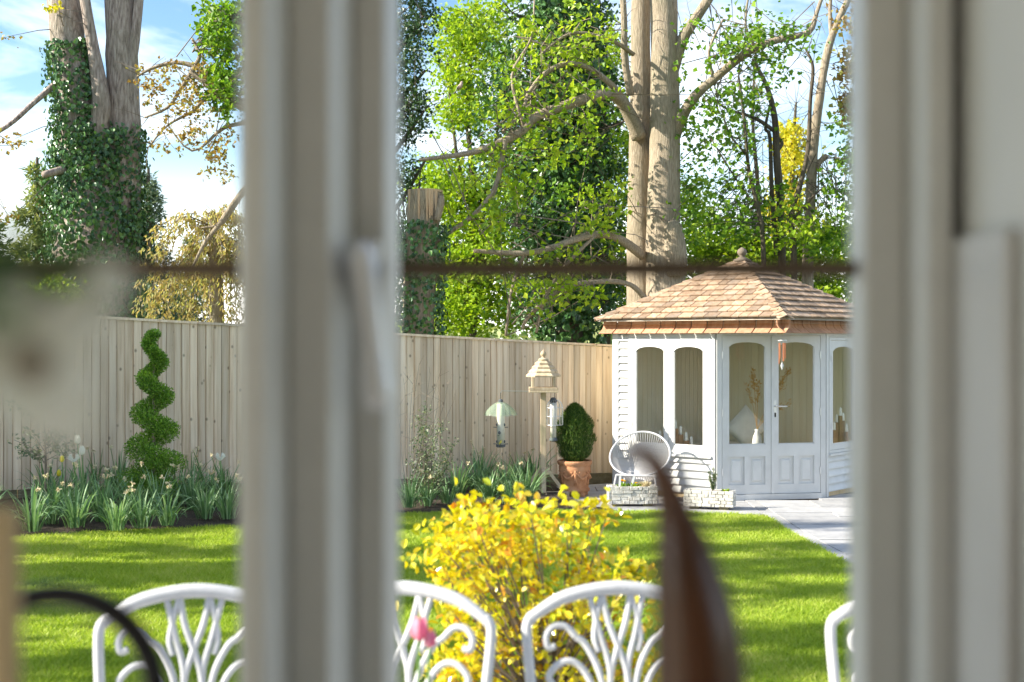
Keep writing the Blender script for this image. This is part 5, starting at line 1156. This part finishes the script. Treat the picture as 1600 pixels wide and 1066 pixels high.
copies = [ch0] + [copy_tree(ch0) for _ in chairs[1:]]
for o, (px, d, a, lab) in zip(copies, chairs): o.location = ((px - CX) / F * d, d, .19); o.rotation_euler.z = rad(a); o['label'] = lab
# pink tulip in a pot between the chairs
e = at(660, 985, 3.05); pb_ = Vector((e.x - .01, 3.05, .19)); t = thing('pink_tulip_pot', 'pink tulips in a pot before the half hidden white chair', 'plant', tuple(pb_))
MB().lathe(pb_, [(.10, 0), (.11, .02), (.15, .38), (.165, .40), (.165, .44), (.14, .44), (.13, .40), (.01, .39)], 24).build('pot', M['terracotta'], t, True)
for (px, py, s) in ((655, 985, .030), (672, 1000, .022)):
    e = at(px, py, 3.05); MB().tube(smooth_path([pb_ + Z * .39, pb_.lerp(e, .6) + Z * .1, e - Z * s * .8], 4), .004, 5).build('stem', M['stem'], t); pm = MB()
    for k in range(6):
        a = k * math.pi / 3; o = Vector((math.cos(a), math.sin(a), 0)); c = e - Z * s * .8; sd = Vector((-o.y, o.x, 0)); prof = [(.1, 0, .3), (.55, .35, .8), (.65, .95, .85), (.55, 1.5, .6), (.4, 1.9, .06)]
        pm.strip([c + o * s * r + Z * s * z for r, z, w_ in prof], [s * w_ for r, z, w_ in prof], sd)
    pm.build('petals', M['petal_pink'], t, True)
lv = MB()
for k in range(16):
    a = rnd.random() * 6.28; dd = Vector((math.cos(a), math.sin(a), 0)); b = pb_ + Z * .40 + dd * .05; lv.strip([b, b + dd * .04 + Z * .14, b + dd * .08 + Z * .26, b + dd * .13 + Z * .33], [.03, .045, .035, .003], Vector((-dd.y, dd.x, 0)))
lv.build('leaves', M['narcissus'], t)

# ------------------------------------------------------------------ the room and its window
X = lambda px, y: (px - CX) / F * y
ZB, ZT = 1.20, 2.52; XL, XR = -.78, .38
hw_ = MB()
for (x0, x1, z0, z1) in ((-3.2, XL, .0, 2.9), (XR, 3.2, .0, 2.9), (XL, XR, .0, ZB - .03), (XL, XR, ZT, 2.9)): hw_.box(x0, x1, .93, 1.26, z0, z1)
tag(hw_.build('house_wall', M['plaster']), 'pale plastered house wall around the window', 'wall')
tag(MB().box(-3.2, 3.2, -4.0, .929, .08, .19).build('room_floor', M['grey_panel']), kind='structure')
tag(MB().box(-3.2, 3.2, -4.0, .929, 2.75, 2.9).build('room_ceiling', M['plaster']), kind='structure')
def side_wall(x0, x1, label):
    mb = MB()
    for (y0, y1, z0, z1) in ((-4.0, -1.9, .191, 2.749), (.86, .929, .191, 2.749), (-1.9, .86, .191, .60), (-1.9, .86, 2.62, 2.749)): mb.box(x0, x1, y0, y1, z0, z1)  # unseen walls; openings invented and sized to throw side light on the window frame
    tag(mb.build('room_wall', M['plaster']), label, 'wall')
side_wall(-3.2, -3.08, 'left side wall of the room behind the camera'); side_wall(3.08, 3.2, 'right side wall of the room behind the camera')
tag(MB().box(-3.2, 3.2, -4.15, -4.001, .191, 2.9).build('room_wall', M['old_wood']), 'rear wall of the room behind the camera', 'wall')  # unseen wall, dark wood picked to weaken light bounced onto the frame
win = thing('window', 'taupe painted casement window with central mullion and metal handle', 'window', (-.2, 1.14, ZB))
def extr(name, prof, z0=ZB, z1=ZT, mat='frame_paint'):
    mb = MB().prism([Vector((x, y, z0)) for x, y in prof], Z * (z1 - z0)); return mb.build(name, M[mat], win, bevel=.0025)
pp = lambda px, y: (X(px, y), y)
xm0, xm1 = X(478, 1.11), X(500, 1.11)
extr('casement_stile', [pp(374, 1.19), pp(374, 1.010), pp(379, 1.000), pp(414, 1.000), pp(449, 1.064), (X(449, 1.064), 1.19)])
extr('mullion', [(X(449, 1.064) + .001, 1.185), (X(449, 1.064) + .001, 1.075), pp(452, 1.070), pp(514, 1.070), pp(552, 1.142), (X(552, 1.142), 1.185)])
extr('casement_stile', [(X(552, 1.142) + .001, 1.19), (X(552, 1.142) + .001, 1.1445), pp(600, 1.1445), pp(622, 1.175), (X(622, 1.175), 1.19)])
extr('casement_stile', [(X(1337, 1.165), 1.19), pp(1337, 1.165), pp(1352, 1.136), pp(1414, 1.136), (X(1414, 1.136), 1.19)][::-1])
extr('jamb', [(X(1414, 1.136) + .001, 1.19), (X(1414, 1.136) + .001, 1.134), pp(1450, 1.065), pp(1488, 1.065), (X(1488, 1.065), 1.10), (XR - .001, 1.10), (XR - .001, 1.19)][::-1])
extr('jamb', [(XL + .001, 1.19), (XL + .001, 1.106), (-.70, 1.106), (-.68, 1.13), (-.66, 1.15), (-.66, 1.19)])
xa, xb, xc, xd = -.659, X(374, 1.010) - .003, X(622, 1.175) + .003, X(1337, 1.165) - .003
for (a, b) in ((xa, xb), (xc, xd)):
    for (z0, z1) in ((ZB + .001, ZB + .07), (ZT - .07, ZT - .001)): MB().box(a, b, 1.14, 1.185, z0, z1).build('casement_rail', M['frame_paint'], win)
    MB().box(a + .001, b - .001, 1.160, 1.164, ZB + .071, ZT - .071).build('pane', M['glass'], win)
    zb_ = CZ + (CY - 420) / F * 1.15; MB().box(a + .001, b - .001, 1.146, 1.159, zb_ - .0072, zb_ + .0072).build('glazing_bar', M['lead'], win)
# handle: rose, neck, cranked grip
hz = CZ + (CY - 425) / F * 1.1; hx = X(572, 1.13); hd = MB()
ho = MB().box(hx - .011, hx + .011, 1.128, 1.1376, hz - .03, hz + .03).build('handle', M['silver'], win, bevel=.003)
MB().tube([(hx, 1.128, hz), (hx, 1.108, hz)], .009, 10).build('neck', M['silver'], ho, True)
gp = smooth_path([(hx - .002, 1.106, hz + .022), (hx, 1.095, hz + .008), (hx + .005, 1.090, hz - .025), (hx + .010, 1.090, hz - .07), (hx + .014, 1.088, hz - .105), (hx + .016, 1.088, hz - .118)], 4)
MB().tube(gp, lerp_list([.008, .0125, .0118, .0112, .0128, .008], 4), 12).build('grip', M['handle_metal'], ho, True)
tag(MB().box(XL, XR, .88, 1.105, ZB - .029, ZB - .001).build('window_sill', M['frame_paint']), 'wide painted inner window sill below the view', 'window sill')
wtp = thing('worktop', 'pale grey worktop below the window inside the room', 'worktop', (-.2, .65, .19))
MB().box(-1.6, 1.6, .35, .928, 1.06, 1.10).build('top', M['grey_panel'], wtp); MB().box(-1.58, 1.58, .38, .926, .191, 1.059).build('cabinet', M['frame_paint'], wtp)
# pale panel in the right reveal
tag(MB().box(XR - .012, XR - .002, .955, 1.095, ZB, CZ + (CY - 368) / F * 1.03).build('reveal_panel', M['grey_panel'], bevel=.003), 'pale grey board standing against the right window reveal', 'panel')
# brown ornament
def ornament():
    d = .80; y0 = 1.10; P = [(1093, 1150), (1094, 1066), (1088, 980), (1078, 920), (1068, 860), (1056, 810), (1045, 770), (1030, 735), (1012, 712), (992, 703), (978, 704)]; Rr = [78, 72, 66, 57, 45, 31, 23, 18, 14, 11, 7]
    pts = [at(px, py, d) for px, py in P]; base = Vector((pts[0].x, d, y0 + .001)); rr = [r / F * d for r in Rr]
    t = thing('brown_ornament', 'glossy dark brown teardrop shaped ornament with a thin bent tip', 'ornament', tuple(base))
    pts = [base + Z * .01, base.lerp(pts[0], .35), base.lerp(pts[0], .7)] + pts; rr = [.030, .034, .031] + rr
    MB().tube(smooth_path(pts, 5), lerp_list(rr, 5), 20).build('body', M['brown_gloss'], t, True)
    MB().lathe(base, [(.05, 0), (.052, .006), (.03, .014)], 20).build('foot', M['brown_gloss'], t, True)
ornament()
# black hoop on a stand
c = at(88, 1085, 1.0); t = thing('black_hoop', 'curved black metal hoop on a stand indoors at the lower left', 'ornament', (c.x, c.y, 1.101))
MB().tube([c + Vector((math.cos(a) * .078, 0, math.sin(a) * .078)) for a in [2 * math.pi * k / 48 for k in range(50)]], .0088, 10, cap=False).build('hoop', M['black_metal'], t, True)
MB().lathe((c.x, c.y, 1.101), [(.05, 0), (.05, .008), (.01, .016), (.006, c.z - 1.101 - .075)], 16).build('stand', M['black_metal'], t, True)
# pale wooden post, cut by the left edge
c = at(4, 792, .72); t = thing('wooden_candlestick', 'pale turned wooden stick cut off by the left edge indoors', 'candlestick', (c.x, c.y, 1.101))
hh = c.z - 1.101; MB().lathe((c.x, c.y, 1.101), [(.05, 0), (.05, .015), (.02, .03), (.014, .06), (.013, hh * .5), (.0105, hh * .75), (.0085, hh * .8), (.0095, hh * .82), (.0095, hh - .004), (.007, hh)], 16).build('stick', M['pale_wood'], t, True)
# vase of white flowers at the left edge
vb = Vector((-.32, .50, 1.101)); t = thing('white_flower_vase', 'white flowers with dark centres in a vase close to the camera', 'flowers', tuple(vb))
MB().lathe(vb, [(.04, 0), (.055, .05), (.05, .14), (.028, .22), (.032, .25), (.028, .25), (.024, .22), (.01, .2)], 20).build('vase', M['white_paint'], t, True)
def bloom(px, py, d, r, face, dark=True, n=7):
    c = at(px, py, d); f = Vector(face).normalized(); a_ = f.orthogonal().normalized(); b_ = f.cross(a_); MB().tube(smooth_path([vb + Z * .2, at(-160, py + 60, d), c - f * .012], 5), .0022, 6).build('stem', M['stem'], t); pm = MB()
    for k in range(n):
        a = 2 * math.pi * k / n + .3; o = a_ * math.cos(a) + b_ * math.sin(a); sd = f.cross(o); L_ = r * rnd.uniform(.85, 1.15)
        pm.strip([c + o * L_ * .12, c + o * L_ * .45 + f * .006, c + o * L_ * .8 + f * .004, c + o * L_ - f * .004], [r * .25, r * .75, r * .8, r * .25], sd)
    fl_ = pm.build('flower', M['near_petal'], t, True)
    if dark: MB().ball(c + f * .006, r * .30, r * .30, r * .22).build('centre', M['leaf_dark'] if False else M['twig'], t, True)
bloom(72, 575, .44, .026, (-.55, -1, .25)); bloom(165, 450, .46, .012, (-.6, -.8, .3), False); bloom(15, 520, .45, .018, (-.3, -1, .4), False); bloom(105, 650, .45, .012, (.2, -.9, -.4), False); bloom(120, 500, .46, .012, (.2, -.9, .4), False)
lf = MB(); c = at(18, 470, .60)
for (px0, py0, px1, py1, w_) in ((5, 470, 42, 350, .014), (60, 520, 110, 370, .008), (-60, 560, -10, 480, .012)):
    a, b = at(px0, py0, .46), at(px1, py1, .45); lf.strip([a, a.lerp(b, .35) + Vector((0, -.006, 0)), a.lerp(b, .7) + Vector((0, -.006, 0)), b], [w_ * .4, w_, w_ * .8, .001], Vector((.9, .2, .1)).normalized())
    MB().tube(smooth_path([vb + Z * .2, at(-170, py0 + 80, .46), a], 4), .002, 5).build('stem', M['stem'], t)
lf.build('leaves', M['leaf_dark'], t, True)
